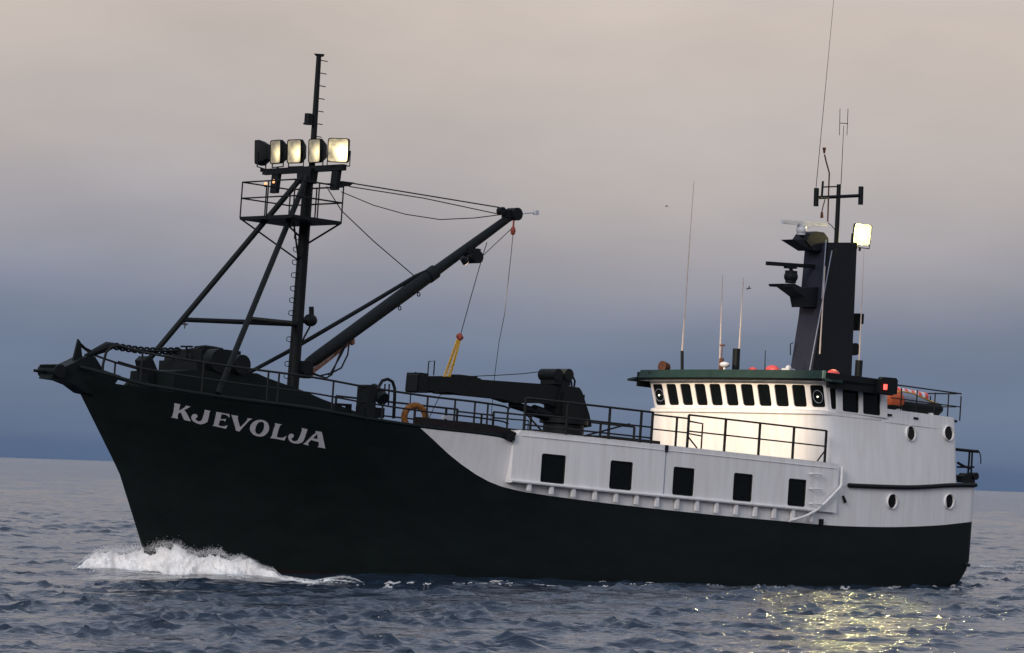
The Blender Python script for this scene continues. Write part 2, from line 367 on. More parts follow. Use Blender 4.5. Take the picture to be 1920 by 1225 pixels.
def LH(px, py, off=0.0):
    """point on the port side of the hull at that pixel"""
    y = 4.4
    for _ in range(40):
        p = LP(px, py, y=y); y += 0.5*(hbx(p.x, p.z) + off - y)
    return LP(px, py, y=y)
def station(s, frac_lo, lo):
    pass
SS = sorted(set([0, 0.002, 0.004, 0.008, 0.012, 0.02] + [round(i*0.0125, 5) for i in range(3, 80)] + [0.9925, 0.997, 1.0]))
NLO, NHI = 16, 6
def hull_part(lo_fn, hi_fn, n, close_bow=True):
    b = B(); grid = []
    for s in SS:
        x0 = hx(s, 3.0); row = []
        z_lo, z_hi = lo_fn(x0), hi_fn(x0)
        for k in range(n + 1):
            z = z_lo + (z_hi - z_lo)*k/n; row.append((hx(s, z), hb(s, z), z))
        grid.append(row)
    for sg in (1, -1):
        o = len(b.v)
        b.v += [Vector((x, y*sg, z)) for row in grid for (x, y, z) in row]
        for i in range(len(SS) - 1):
            if abs(grid[i][0][2] - grid[i][n][2]) < 1e-4 and abs(grid[i+1][0][2] - grid[i+1][n][2]) < 1e-4: continue
            for k in range(n):
                a = o + i*(n+1) + k; q = (a, a + n + 1, a + n + 2, a + 1); b.f.append(q if sg > 0 else q[::-1])
    return b, grid
ship = bpy.data.objects.new('fishing_vessel', None); COL.objects.link(ship); ship.matrix_world = MS; ship.empty_display_size = 1
tag(ship, 'black and white steel fishing vessel with deck cranes steaming to the left', 'fishing vessel')
hb_, g_ = hull_part(lambda x: -3.2, zb, NLO)
# transom
n = NLO
for k in range(n):
    y0, y1 = g_[0][k], g_[0][k+1]
    hb_.add([(y0[0], y0[1], y0[2]), (y0[0], -y0[1], y0[2]), (y1[0], -y1[1], y1[2]), (y1[0], y1[1], y1[2])], [(0, 1, 2, 3)])
for k in range(n):   # stem bar
    y0, y1 = g_[-1][k], g_[-1][k+1]
    hb_.add([(y0[0], y0[1], y0[2]), (y0[0], -y0[1], y0[2]), (y1[0], -y1[1], y1[2]), (y1[0], y1[1], y1[2])], [(3, 2, 1, 0)])
hull = hb_.build('hull', 'hull', ship, angle=40)
hw_, g2 = hull_part(zb, zt, NHI)
nv_ = len(hw_.v)//2; plating = None
for sg in (1, -1):
    pb = B(); pb.v = hw_.v[:nv_] if sg > 0 else hw_.v[nv_:]
    pb.f = [f for f in hw_.f if f[0] < nv_] if sg > 0 else [tuple(i - nv_ for i in f) for f in hw_.f if f[0] >= nv_]
    used = sorted({i for f in pb.f for i in f}); mp_ = {a: k for k, a in enumerate(used)}; pb.v = [pb.v[a] for a in used]; pb.f = [tuple(mp_[i] for i in f) for f in pb.f]
    o_ = pb.build('upper_hull_plating', 'white', ship, angle=40); plating = plating or o_
tb_ = B(); ring = [(x, y, z) for x, y, z in g2[0]]; tb_.add([p_ for p_ in ring] + [(x, -y, z) for x, y, z in ring[::-1]], [tuple(range(2*len(ring)))])
tb_.build('transom', 'white', ship, smooth=False)
# decks
def deck(name, x0, x1, dz, m, inset=0.06, n=40):
    b = B(); vs = []
    for i in range(n + 1):
        x = x0 + (x1 - x0)*i/n; z = zt(x) + dz; y = max(0.02, hbx(x, z) - inset); vs += [(x, y, z), (x, -y, z)]
    b.add(vs, [(2*i, 2*i+2, 2*i+3, 2*i+1) for i in range(n)]); return b.build(name, m, ship)
deck('foredeck', 26.5, 36.0, -0.35, 'deck')
deck('main_deck', 0.4, 26.5, -0.7, 'deck')
# bulwark cap pipes
for sg, nm in ((1, 'bulwark_cap'), (-1, 'bulwark_cap')):
    B().path([(x, sg*(hbx(x, zt(x)) - 0.02), zt(x) + 0.02) for x in np.linspace(23.0, 36.1, 50)], 0.055, 6).build(nm, 'black', hull)
# rubbing strake under the house
for sg in (1, -1):
    B().path([(x, sg*(hbx(x, zt(x)) + 0.05), zt(x) + 0.03) for x in np.concatenate([np.linspace(7.55, 0.9, 24), [0.6, 0.42]])], 0.075, 8).build('rubbing_strake', 'steel', plating)
for sg in (1, -1):   # stern knuckle and boundary line weld
    B().path([(x, sg*(hbx(x, 0.75) + 0.02), 0.75) for x in np.linspace(0.31, 0.7, 5)], 0.06, 6).build('stern_knuckle', 'black', hull)
p = LH(1538, 979); B().box(p, (0.16, 0.16, 0.2)).build('scupper', 'steel', plating)
p = LH(1580, 930); B().tube(p, p + Vector((-0.1, 0.06, -0.22)), 0.05).build('discharge_pipe', 'steel', plating)
# ------------------------------------------------------------------ ship's name, painted letters
LET = [
 ('K', 310, 745, [[(345,230),(590,275),(560,310),(525,515),(620,465),(740,390),(790,325),(968,355),(860,425),(720,495),(800,580),(860,690),(980,925),(735,875),(690,820),(620,650),(590,580),(530,610),(495,620),(470,790),(490,830),(225,775),(265,740),(310,560),(345,310)]]),
 ('J', 310, 745, [[(1495,478),(1740,530),(1700,560),(1660,780),(1610,950),(1500,1010),(1350,1042),(1200,1000),(1060,920),(1000,830),(995,730),(1050,660),(1130,640),(1210,670),(1240,740),(1200,795),(1150,810),(1180,880),(1270,925),(1350,920),(1400,870),(1450,740),(1505,530)]]),
 ('E', 390, 760, [[(310,258),(430,270),(640,315),(820,345),(825,480),(770,430),(680,365),(520,345),(475,530),(590,535),(695,525),(650,640),(610,585),(460,575),(400,765),(520,810),(650,800),(755,765),(690,905),(540,870),(165,785),(215,755),(310,320)]]),
 ('V', 390, 760, [[(885,370),(1165,415),(1140,470),(1150,560),(1220,820),(1265,820),(1510,560),(1505,495),(1700,520),(1560,610),(1200,1008),(1065,972),(1045,860),(920,440)]]),
 ('O', 460, 770, [[(580,350),(740,385),(860,475),(915,620),(900,770),(820,890),(720,965),(610,1000),(450,985),(300,920),(200,800),(170,690),(200,560),(290,450),(420,375)], [(600,430),(690,450),(720,510),(715,680),(650,820),(560,900),(460,905),(400,850),(375,760),(400,620),(450,520),(520,450)]]),
 ('L', 460, 770, [[(1130,485),(1410,535),(1330,575),(1270,740),(1205,1010),(1330,1045),(1440,1040),(1510,1010),(1580,960),(1500,1148),(1250,1098),(950,1052),(1010,990),(1080,720),(1140,560)]]),
 ('J', 530, 790, [[(725,260),(955,310),(930,380),(870,570),(800,750),(730,820),(600,862),(440,850),(290,790),(220,680),(210,580),(260,500),(340,475),(410,500),(435,560),(400,620),(335,665),(350,720),(430,770),(510,765),(570,730),(630,630),(690,490),(740,330)]]),
 ('A', 530, 790, [[(1260,375),(1500,410),(1530,560),(1590,840),(1635,1048),(1460,1012),(1335,990),(1385,930),(1380,800),(1240,765),(1090,720),(1010,800),(970,850),(1000,940),(780,870),(880,810),(1100,580),(1270,440)], [(1320,490),(1345,690),(1160,650)]]),
]
for ch, ox, oy, loops in LET:
    flat = [[Vector((x, y, 0)) for x, y in lp] for lp in loops]
    tri = tessellate_polygon(flat); allp = [p for lp in flat for p in lp]
    front = [LH(ox + p.x/20.42, oy + p.y/20.42, 0.028) for p in allp]; back = [LH(ox + p.x/20.42, oy + p.y/20.42, 0.004) for p in allp]
    b = B(); nn = len(allp); fs = [tuple(t) for t in tri]; o = 0
    for lp in flat:
        k = len(lp); fs += [(o+i, o+(i+1) % k, nn+o+(i+1) % k, nn+o+i) for i in range(k)]; o += k
    b.add(front + back, fs); lo = b.build('letter', 'letter', hull, smooth=False); lo['label'] = 'white painted letter %s on the bow' % ch

# ------------------------------------------------------------------ walls with window openings
def rrect(u0, u1, v0, v1, r, n=4):
    pts = []
    for cx, cy_, a in ((u1-r, v1-r, 0), (u0+r, v1-r, 90), (u0+r, v0+r, 180), (u1-r, v0+r, 270)):
        for i in range(n + 1):
            t = R(a + 90*i/n); pts.append((cx + r*math.cos(t), cy_ + r*math.sin(t)))
    return pts
def cell(b, fn, u0, u1, v0, v1, hole=None):
    """one wall panel; hole = (u0, u1, v0, v1, r)"""
    if hole is None:
        b.add([fn(u0, v0), fn(u1, v0), fn(u1, v1), fn(u0, v1)], [(0, 1, 2, 3)]); return
    n = 4; pts = rrect(*hole, n); cor = [(u1, v1), (u0, v1), (u0, v0), (u1, v0)]
    vs = [fn(*p) for p in pts] + [fn(*p) for p in cor]; m = len(pts); fs = []
    for c in range(4):
        for i in range(n): k = c*(n+1) + i; fs.append((k, k+1, m + c))
        k = c*(n+1) + n; fs.append((k, (k+1) % m, m + (c+1) % 4, m + c))
    b.add(vs, fs)
def pane(name, fn, hole, m, parent, depth=0.0, n=4):
    pts = rrect(*hole, n); vs = [Vector(fn(*p)) for p in pts]
    nrm = (vs[1] - vs[0]).cross(vs[10] - vs[0]).normalized()
    return B().add([v - nrm*0 for v in vs], [tuple(range(len(vs)))]).build(name, m, parent, smooth=False)
def window(fn_out, fn_in, hole, parent_root, rim=0.03):
    """thin gasket frame as the window, dark pane as its sub-part"""
    u0, u1, v0, v1, r = hole; n = 4
    po = rrect(u0, u1, v0, v1, r, n); pi = rrect(u0+rim, u1-rim, v0+rim, v1-rim, max(0.01, r-rim), n); k = len(po)
    b = B(); b.add([fn_out(*p) for p in po] + [fn_out(*p) for p in pi] + [fn_in(*p) for p in pi], [(i, (i+1) % k, k+(i+1) % k, k+i) for i in range(k)] + [(k+i, k+(i+1) % k, 2*k+(i+1) % k, 2*k+i) for i in range(k)])
    w_ = b.build('window', 'gasket', parent_root, smooth=False)
    pane('pane', fn_in, (u0+rim, u1-rim, v0+rim, v1-rim, max(0.01, r-rim)), 'glass', w_)
    return w_

# shelter-deck side, both sides: five windows a side, rail and brackets under it
WX = []
for a, c in ((1016, 1061), (1143, 1186), (1262, 1303), (1377, 1414), (1482, 1517)):
    WX.append((LP(c, 880, y=4.78).x, LP(a, 880, y=4.78).x))
SH0, SH1, SHB, SHT = 8.15, 22.75, 2.10, 3.73
def ysh(x, d=0.0): return hbx(x, 3.0) + 0.10 + d
for sg in (1, -1):
    b = B()
    fo = lambda u, v, sg=sg: Vector((u, sg*ysh(u), v)); fi = lambda u, v, sg=sg: Vector((u, sg*ysh(u, -0.07), v))
    fr = lambda u, v, sg=sg: Vector((u, sg*ysh(u, -0.03), v))
    cuts = [SH0] + [ (WX[i][0] + WX[i-1][0])/2 - 0.0 for i in range(4, 0, -1)] + [SH1 - 0.22]
    cuts = [SH0, (WX[4][1]+WX[3][0])/2, (WX[3][1]+WX[2][0])/2, (WX[2][1]+WX[1][0])/2, (WX[1][1]+WX[0][0])/2, SH1 - 0.22]
    wl = WX[::-1]
    for i in range(5):
        h = (wl[i][0], wl[i][1], 2.19, 3.09, 0.08)
        cell(b, fo, cuts[i], cuts[i+1], SHB, SHT, h)
        window(fr, fi, h, ship, 0.03)
    b.add([fo(SH1-0.22, SHB), fo(SH1+0.05, SHB), fo(SH1+0.02, SHT-0.28), fo(SH1-0.22, SHT)], [(0, 1, 2, 3)])
    wall = b.build('shelter_deck_wall', 'white', ship, smooth=False); b = B()
    for i in range(30):     # top flange and roof edge
        x0 = SH0 + (SH1-0.25-SH0)*i/30; x1 = SH0 + (SH1-0.25-SH0)*(i+1)/30
        b.add([fo(x0, SHT), fo(x1, SHT), (x1, sg*(ysh(x1)-0.30), SHT+0.03), (x0, sg*(ysh(x0)-0.30), SHT+0.03)], [(0, 1, 2, 3)])
    b.add([fo(SH1+0.05, SHB), (SH1+0.05, sg*3.4, SHB), (SH1-0.22, sg*3.4, SHT), fo(SH1-0.22, SHT), fo(SH1+0.02, SHT-0.28)], [(0, 1, 2, 3, 4)])
    b.build('wall_flange', 'white', wall, smooth=False)
    so = wall.modifiers.new('thickness', 'SOLIDIFY'); so.thickness = 0.06; so.offset = -1 if sg > 0 else -1
    # thin coaming strip and seams
    B().path([(x, sg*(ysh(x)+0.012), SHT-0.16) for x in np.linspace(SH0+0.1, SH1-0.25, 30)], 0.012, 5).build('weld_seam', 'white', wall)
    xs_ = LP(1246, 870, y=4.78).x
    B().box((xs_, sg*(ysh(xs_)+0.004), (SHB+SHT)/2), (0.025, 0.02, SHT-SHB-0.05)).build('plate_joint', 'grey', wall)
    B().box((xs_, sg*(ysh(xs_)+0.02), SHT-0.10), (0.10, 0.06, 0.22)).build('drain_box', 'steel', wall)
    # rail along the foot of the wall
    zr = lambda x: 2.12 + 0.04*max(0, (x - 19)/3.7)
    B().path([(x, sg*(ysh(x)+0.03), zr(x)) for x in np.linspace(9.2, SH1+0.05, 40)], 0.055, 8).build('foot_rail', 'white', wall)
    pts = [(8.02, ysh(8.1)+0.02, 3.66), (8.05, ysh(8.1)+0.05, 3.05)] + [tuple(LP(px, py, y=4.80)) for px, py in ((1574, 915), (1560, 930), (1545, 945), (1528, 959), (1508, 969), (1480, 977))]
    pts = [(a, sg*c, d) for a, c, d in pts]
    B().path(pts, 0.045, 8).build('guard_pipe', 'white', wall)
    for k in range(15):
        x = 22.05 - k*0.905
        B().box((x, sg*(ysh(x)-0.02), (zb(x) + zr(x))/2 + 0.03), (0.12, 0.10, zr(x) - zb(x) - 0.08)).build('bracket', 'white', wall)
    for py in (889, 917, 945):
        c = LP(1529, py, y=4.80); c.y *= sg
        B().path([c + Vector((0.24, -0.05*sg, 0)), c + Vector((0.22, 0.08*sg, 0)), c + Vector((-0.22, 0.08*sg, 0)), c + Vector((-0.24, -0.05*sg, 0))], 0.028, 6).build('step', 'white', wall)
# shelter deck roof
vs = []
for x in np.linspace(8.3, 22.4, 20): vs += [(x, ysh(x)-0.28, SHT+0.03), (x, -ysh(x)+0.28, SHT+0.03)]
B().add(vs, [(2*i, 2*i+2, 2*i+3, 2*i+1) for i in range(19)]).build('shelter_deck_roof', 'deck', ship)
# dark coaming forward of the shelter wall
for sg in (1, -1):
    b = B(); xs2 = np.linspace(22.6, 26.25, 10)
    for i in range(9):
        x0, x1 = xs2[i], xs2[i+1]; q = []
        for x in (x0, x1):
            y = hbx(x, zt(x)); q += [(x, sg*(y-0.02), zt(x)), (x, sg*(y-0.05), zt(x)+0.30+0.03*(26-x)/4), (x, sg*(y-0.35), zt(x)+0.30), (x, sg*(y-0.35), zt(x))]
        b.add(q, [(0, 1, 5, 4), (1, 2, 6, 5), (2, 3, 7, 6)] + ([(0, 1, 2, 3)] if i == 0 else []) + ([(4, 5, 6, 7)] if i == 8 else []))
    b.build('hatch_coaming', 'brown', ship, smooth=False)
    c = LP(957, 818, y=4.72); B().box((c.x, sg*4.72, c.z), (0.28, 0.14, 0.26)).build('fairlead', 'steel', ship)

# ------------------------------------------------------------------ deckhouse and wheelhouse
def outline(xf, bul, hw, xa, hwa, rc, n=10):
    half = []
    for i in range(n + 1):
        y = (hw - rc)*i/n; half.append((xf - bul*(y/hw)**2, y))
    x0 = xf - bul*((hw-rc)/hw)**2
    for i in range(1, 7):
        a = R(90*i/6); half.append((x0 - rc*(1 - math.cos(a)), hw - rc + rc*math.sin(a)))
    for i in range(1, 9):
        t = i/8; half.append((x0 - rc + (xa + 0.25 - x0 + rc)*t, hw + (hwa - hw)*t**1.6))
    for i in range(1, 5):
        a = R(90*i/4); half.append((xa + 0.25 - 0.25*math.sin(a), hwa - 0.25*(1 - math.cos(a))))
    half.append((xa, 0.0)); return half
def loft(levels, cap=True):
    b = B(); rings = []
    for z, o in levels:
        full = o + [(x, -y) for x, y in o[-2:0:-1]]; k = len(b.v); b.v += [Vector((x, y, z)) for x, y in full]; rings.append((k, len(full)))
    for (a, n), (c, _) in zip(rings, rings[1:]):
        b.f += [(a+i, a+(i+1) % n, c+(i+1) % n, c+i) for i in range(n)]
    if cap: b.f.append(tuple(range(rings[-1][0], rings[-1][0] + rings[-1][1])))
    return b
HX0 = (8.52, 0.30, 4.52, 1.30, 4.06, 0.55); HX1 = (8.78, 0.26, 4.22, 1.42, 3.92, 0.45)
def lerpo(t): return outline(*[a + (b - a)*t for a, b in zip(HX0, HX1)])
zh0, zh1 = 2.95, 5.36
house = loft([(zh0, lerpo(0)), (3.9, lerpo(0.4)), (4.6, lerpo(0.7)), (zh1, lerpo(1.0))]).build('deckhouse', 'white', ship, angle=50)
def house_y(x, z):
    t = (z - zh0)/(zh1 - zh0); o = lerpo(t)
    return max(a[1] + (b[1]-a[1])*(x-a[0])/(b[0]-a[0]) for a, b in zip(o, o[1:]) if min(a[0], b[0]) <= x <= max(a[0], b[0]) and abs(a[0]-b[0]) > 1e-6)
# boat deck bulwark aft of the wheelhouse
BD = (5.7, 0.0, house_y(5.6, 5.3) - 0.0, 1.43, 3.91, 0.06)
loft([(5.34, outline(*BD)), (5.80, outline(5.7, 0, BD[2]-0.03, 1.46, 3.87, 0.06))]).build('boat_deck_coaming', 'white', house, angle=40)
# ledge under the wheelhouse windows
lo_ = outline(8.86, 0.26, 4.24, 5.4, 4.16, 0.42); li_ = outline(8.80, 0.26, 4.20, 5.4, 4.14, 0.42)
loft([(5.33, li_), (5.36, lo_), (5.46, lo_), (5.50, li_)]).build('window_ledge', 'white', house, angle=40)
# wheelhouse front: eleven raked windows
ZW0, ZW1 = 5.48, 6.46
def fr_map(d):
    def fn(u, v):
        t = (v - ZW0)/(ZW1 - ZW0); return Vector((8.56 + 0.30*t - 0.30*(u/4.2)**2 - d, u*(1 + 0.012*t), v))
    return fn
wh = B(); pit = 8.30/11; holes = []
for i in range(11):
    u0 = -4.15 + i*pit; h = (u0 + 0.105, u0 + pit - 0.105, 5.60, 6.33, 0.09); cell(wh, fr_map(0), u0, u0 + pit, ZW0, ZW1, h); holes.append(h)
for sg in (1, -1):
    xc = fr_map(0)(4.15, ZW0); xt = fr_map(0)(4.15, ZW1)
    def side(d, sg=sg):
        def fn(u, v):   # u: 0 at front corner, 1 at end of corner panel, then metres aft
            t = (v - ZW0)/(ZW1 - ZW0); a = xc.lerp(xt, t)
            bx_ = 7.90 + 0.10*t
            if u <= 1: p_ = Vector((a.x + (bx_ - a.x)*u, a.y + (4.24 - a.y)*math.sin(u*math.pi/2), v))
            else: p_ = Vector((bx_ - (u - 1), 4.24 - 0.015*(u-1), v))
            p_.y -= d; p_.x -= d*0.3 if u <= 1 else 0
            p_.y *= sg; return p_
        return fn
    h = (0.30, 0.86, 5.50, 6.28, 0.07)
    cell(wh, side(0), 0, 1, ZW0, ZW1, (0.30, 0.86, 5.56, 6.28, 0.09))
    window(side(0.03), side(0.07), (0.30, 0.86, 5.56, 6.28, 0.09), ship, 0.04)
    for u0, u1, a, c in ((1.0, 2.20, 1.24, 2.07), (2.20, 3.45, 2.27, 3.16)):
        h = (a, c, 5.53, 6.28, 0.07); cell(wh, side(0), u0, u1, ZW0, ZW1, h); window(side(0.03), side(0.07), h, ship, 0.025)
    wh.add([side(0)(3.45, ZW0), side(0)(3.45, ZW1), (side(0)(3.45, ZW1).x, 0, ZW1), (side(0)(3.45, ZW0).x, 0, ZW0)], [(0, 1, 2, 3)])
wheel = wh.build('wheelhouse', 'white', ship, smooth=False)
so = wheel.modifiers.new('thickness', 'SOLIDIFY'); so.thickness = 0.05; so.offset = -1
for i, h in enumerate(holes):
    wn = window(fr_map(0.03), fr_map(0.07), h, ship, 0.02)
    if i in (0, 10):
        c = fr_map(0.02)((h[0]+h[1])/2, 5.95); nrm = Vector((1, 0, -0.3)).normalized()
        B().torus(c, nrm, 0.215, 0.011, 26, 6).build('clear_view_screen', 'grey', wn)
        B().ball(c + nrm*0.02, 0.032, 10, 6).build('screen_hub', emit('hub_glint', (1, 0.95, 0.8), 2.5), wn)  # reflected bright dot at the screen centre, given as emission on the hub
# roof: thin visor plate, green coaming in front, black edge along the sides
rf = loft([(6.44, outline(9.20, 0.30, 4.62, 5.62, 4.56, 0.35)), (6.52, outline(9.24, 0.30, 4.66, 5.60, 4.60, 0.35))]).build('wheelhouse_roof', 'steel', ship, angle=40)
bot = B().add([(x, y, 6.435) for x, y in outline(9.20, 0.30, 4.62, 5.62, 4.56, 0.35)] + [(x, -y, 6.435) for x, y in outline(9.20, 0.30, 4.62, 5.62, 4.56, 0.35)[-2:0:-1]], [tuple(range(len(outline(9.2, .3, 4.62, 5.62, 4.56, .35))*2 - 2))]).build('roof_soffit', 'white', rf, smooth=False)
gf = B()
for i in range(24):
    y0, y1 = -4.45 + 8.85*i/24, -4.45 + 8.85*(i+1)/24
    fx = lambda y: 9.10 - 0.30*(y/4.5)**2
    gf.add([(fx(y0)+0.10, y0, 6.51), (fx(y1)+0.10, y1, 6.51), (fx(y1), y1, 6.80), (fx(y0), y0, 6.80), (fx(y0)-0.12, y0, 6.80), (fx(y1)-0.12, y1, 6.80), (fx(y1)-0.12, y1, 6.51), (fx(y0)-0.12, y0, 6.51)], [(0, 1, 2, 3), (3, 2, 5, 4), (4, 5, 6, 7)] + ([(0, 3, 4, 7)] if i == 0 else []) + ([(1, 2, 5, 6)] if i == 23 else []))
gf.build('green_visor', 'green', rf)
for sg in (1, -1):
    B().box((7.22, sg*4.55, 6.48), (3.20, 0.10, 0.50)).build('side_fascia', 'steel', rf, smooth=False)
    a, c = LP(1640, 716, y=4.55), LP(1672, 746, y=4.55)
    sb = B().prism([(6.50, sg*4.62, 6.26), (6.50, sg*4.62, 6.70), (6.38, sg*4.62, 6.80), (5.70, sg*4.62, 6.82), (5.62, sg*4.62, 6.74), (5.62, sg*4.62, 6.26)], (0, sg*0.16, 0)).build('sidelight_board', 'steel', rf, smooth=False)
c = LP(1660, 726, y=4.80)
B().tube((c.x, 4.79, c.z-0.09), (c.x, 4.79, c.z+0.09), 0.075, n=12).build('port_sidelight', emit('red_sidelight', (1, 0.05, 0.03), 2.5), ship)
tpanel = LP(1537, 718, y=4.3); B().box((8.86, 4.40, 6.66), (0.12, 0.06, 0.26)).build('fascia_end_plate', mat('pale_green_paint', (0.25, 0.36, 0.26), 0.6), rf)
B().prism([(9.0, -4.5, 6.47), (8.2, -4.6, 6.47), (8.3, -5.05, 6.42), (8.85, -5.05, 6.42)], (0, 0, 0.07)).build('visor_wing', 'green', rf, smooth=False)
B().prism([(9.0, 4.5, 6.47), (8.2, 4.6, 6.47), (8.3, 4.75, 6.42), (8.85, 4.75, 6.42)], (0, 0, 0.07)).build('visor_wing', 'green', rf, smooth=False)
B().tube(LP(1218, 709, x=8.9), LP(1218, 697, x=8.9), 0.035).build('visor_pin', 'steel', rf)
# rigid bars and portholes
def porthole(c, nrm):
    c = Vector(c); nrm = Vector(nrm).normalized(); q = nrm.to_track_quat('Z', 'Y').to_matrix(); b = B(); n = 28; vs = []
    for rr, dd in ((0.262, -0.06), (0.262, 0.05), (0.256, 0.075), (0.246, 0.075), (0.24, -0.02)):
        for i in range(n):
            a = 2*math.pi*i/n; vs.append(c + q @ Vector((math.cos(a)*rr, math.sin(a)*rr, dd)))
    b.add(vs, [(k*n+i, k*n+(i+1) % n, (k+1)*n+(i+1) % n, (k+1)*n+i) for k in range(4) for i in range(n)])
    f = b.build('porthole', 'white', ship, angle=50)
    B().add([c + q @ Vector((math.cos(2*math.pi*i/n)*0.241, math.sin(2*math.pi*i/n)*0.241, 0.005)) for i in range(n)], [tuple(range(n))]).build('pane', 'glass', f, smooth=False)
for sg in (1, -1):
    for px, py in ((1706, 813), (1777, 813)):
        c = LP(px, py, y=4.05); y = house_y(c.x, c.z); c = LP(px, py, y=y); porthole((c.x, sg*(y), c.z), (-0.04, sg, 0.10))
    for px, py in ((1671, 940), (1778, 940)):
        c = LH(px, py); porthole((c.x, sg*c.y, c.z), (-0.05, sg, -0.03))
    for px, py in ((1665, 782), (1718, 783)):
        c = LP(px, py, y=4.1); c.y = sg*(house_y(max(2.2, c.x), 5.3)); B().box((c.x, c.y, 5.60), (0.22, 0.08, 0.07)).build('deck_scupper', 'steel', house)

# ------------------------------------------------------------------ railings
def railing(edge, heights, posts, r=0.035, ends=True, m='rail', rp=0.032):
    """edge: points along the foot of the rail; posts: indices or points where stanchions stand"""
    b = B()
    for h in heights: b.path([Vector(p) + Vector((0, 0, h)) for p in edge], r if h == max(heights) else r*0.8, 6)
    o = b.build('railing', m, ship)
    for p in posts: B().tube(p, Vector(p) + Vector((0, 0, max(heights))), rp, n=6).build('stanchion', m, o)
    return o
def edgept(x, sg, inset=0.06): z = zt(x); return Vector((x, sg*(hbx(x, z) - inset), z + 0.02))
fw_x = [LH(px, py).x for px, py in ((625, 772), (523, 757), (801, 801), (740, 792))]
for sg in (1, -1):
    xs3 = list(np.linspace(22.95, 35.2, 60)); edge = [edgept(x, sg) for x in xs3]
    o = railing(edge, (0.93, 0.46), [edgept(x, sg) for x in (34.6, 33.0, 31.2, fw_x[1], fw_x[0], 27.6, fw_x[2], 25.05, 24.3, 23.8, 23.0)])
    e0 = edgept(35.2, sg); B().path([e0 + Vector((0, 0, 0.93)), e0 + Vector((0.18, -0.10*sg, 0.88)), e0 + Vector((0.30, -0.2*sg, 0.70)), e0 + Vector((0.34, -0.25*sg, 0.35)), e0 + Vector((0.34, -0.25*sg, 0.0))], 0.04, 8).build('rail_end_bow', 'rail', o)
    # shelter deck rail
    def sp(x): return Vector((x, sg*(ysh(x) - 0.10), SHT + 0.01))
    px_posts = [LP(px, 806 + (px-984)*0.112, y=4.65).x for px in (984, 1060, 1138, 1197, 1218, 1264, 1286, 1356, 1421, 1486, 1548)]
    xa_, xb_, xc_ = px_posts[0], px_posts[4], px_posts[-1]
    o = railing([sp(x) for x in np.linspace(xa_, xb_, 12)], (1.0, 0.52, 0.18), [sp(x) for x in px_posts[:5]], 0.036, rp=0.045)
    for x0, x1 in ((xa_ , xa_ - 0.75), (xb_ + 1.0, xb_ + 2.9)):
        B().tube(sp(x0) + Vector((0, 0, 0.55)), sp(x1) + Vector((0, 0, 0.02)), 0.03, n=6).build('brace', 'rail', o)
    o = railing([sp(x) for x in np.linspace(xb_, px_posts[6], 6)], (0.93, 0.47), [sp(px_posts[5])], 0.03, rp=0.04)
    o = railing([sp(x) for x in np.linspace(px_posts[6], xc_, 12)], (1.05, 0.53), [sp(x) for x in px_posts[6:]], 0.032, rp=0.046)
    q0, q1 = sp(px_posts[6]), sp(px_posts[6] - 1.15); inb = Vector((0, -sg*0.5, 0))
    B().path([q0 + Vector((0, 0, 0.85)), q1 + Vector((0, 0, 0.85)) + inb, q1 + inb], 0.028, 6).build('gate_rail', 'rail', o)
    B().tube(q0 + Vector((0, 0, 0.45)), q1 + Vector((0, 0, 0.45)) + inb, 0.024, n=6).build('gate_rail', 'rail', o)
    B().tube(q0 + Vector((0, 0, 0.36)), q0 + Vector((-0.45, 0, 0.02)), 0.025, n=6).build('brace', 'rail', o)
    B().tube(sp(xc_) + Vector((0, 0, 0.4)), sp(xc_) + Vector((0.35, 0, 0.02)), 0.025, n=6).build('brace', 'rail', o)
    # boat deck rail round the raft
    yb = lambda x: sg*(BD[2] - 0.10 - (5.4 - x)*0.06)
    ed = [Vector((x, yb(x), 5.80)) for x in (5.1, 4.0, 3.0, 2.2, 1.5, 1.25)]
    o = railing(ed, (0.86, 0.40), [Vector((x, yb(x), 5.72)) for x in (4.55, 3.7, 2.7, 1.95, 1.25)], 0.026, rp=0.024)
railing([Vector((1.25, y, 5.80)) for y in np.linspace(-3.6, 3.6, 8)], (0.86, 0.40), [Vector((1.25, y, 5.72)) for y in (-2.4, -1.2, 0, 1.2, 2.4)], 0.026, rp=0.024)
B().box((1.55, 0, 5.70), (0.72, 7.3, 0.08)).build('stern_gallery_deck', 'steel', ship)

# ------------------------------------------------------------------ bow fittings
z0 = 4.45
bp = [LP(px, py, y=0) for px, py in ((86, 684), (97, 683), (110, 688), (136, 676), (152, 668), (166, 668), (182, 694), (215, 705), (185, 745), (150, 737), (130, 722), (110, 714), (84, 710), (90, 698))]
br = B().prism([p + Vector((0, -0.32, 0)) for p in bp], (0, 0.64, 0)).build('bow_roller', 'black', ship, smooth=False)
B().tube(LP(64, 695, y=0), LP(92, 698, y=0), 0.045).build('roller_pin', 'steel', br)
c = LP(97, 696, y=0); B().tube(c + Vector((0, -0.45, 0)), c + Vector((0, 0.45, 0)), 0.20, n=14).build('roller', 'steel', br)
pk = [LP(px, py, y=0) for px, py in ((136, 677), (146, 636), (150, 642), (153, 670))]
B().prism([p + Vector((0, -0.04, 0)) for p in pk], (0, 0.08, 0)).build('jack_bracket', 'steel', br, smooth=False)
B().path([LP(147, 641, y=0), LP(160, 653, y=0), LP(178, 662, y=0)], 0.03, 6).build('jack_stay', 'steel', br)
an = B(); a0, a1 = LP(160, 668, y=0), LP(208, 647, y=0)
an.path([a0, a0.lerp(a1, 0.4), a0.lerp(a1, 0.85), a1 + Vector((-0.12, 0, 0.0))], [0.06, 0.11, 0.15, 0.08], 8); anchor = an.build('anchor_shank', 'steel', ship)
ch0, ch1 = LP(213, 649, y=0), LP(332, 658, y=0); nl = 22
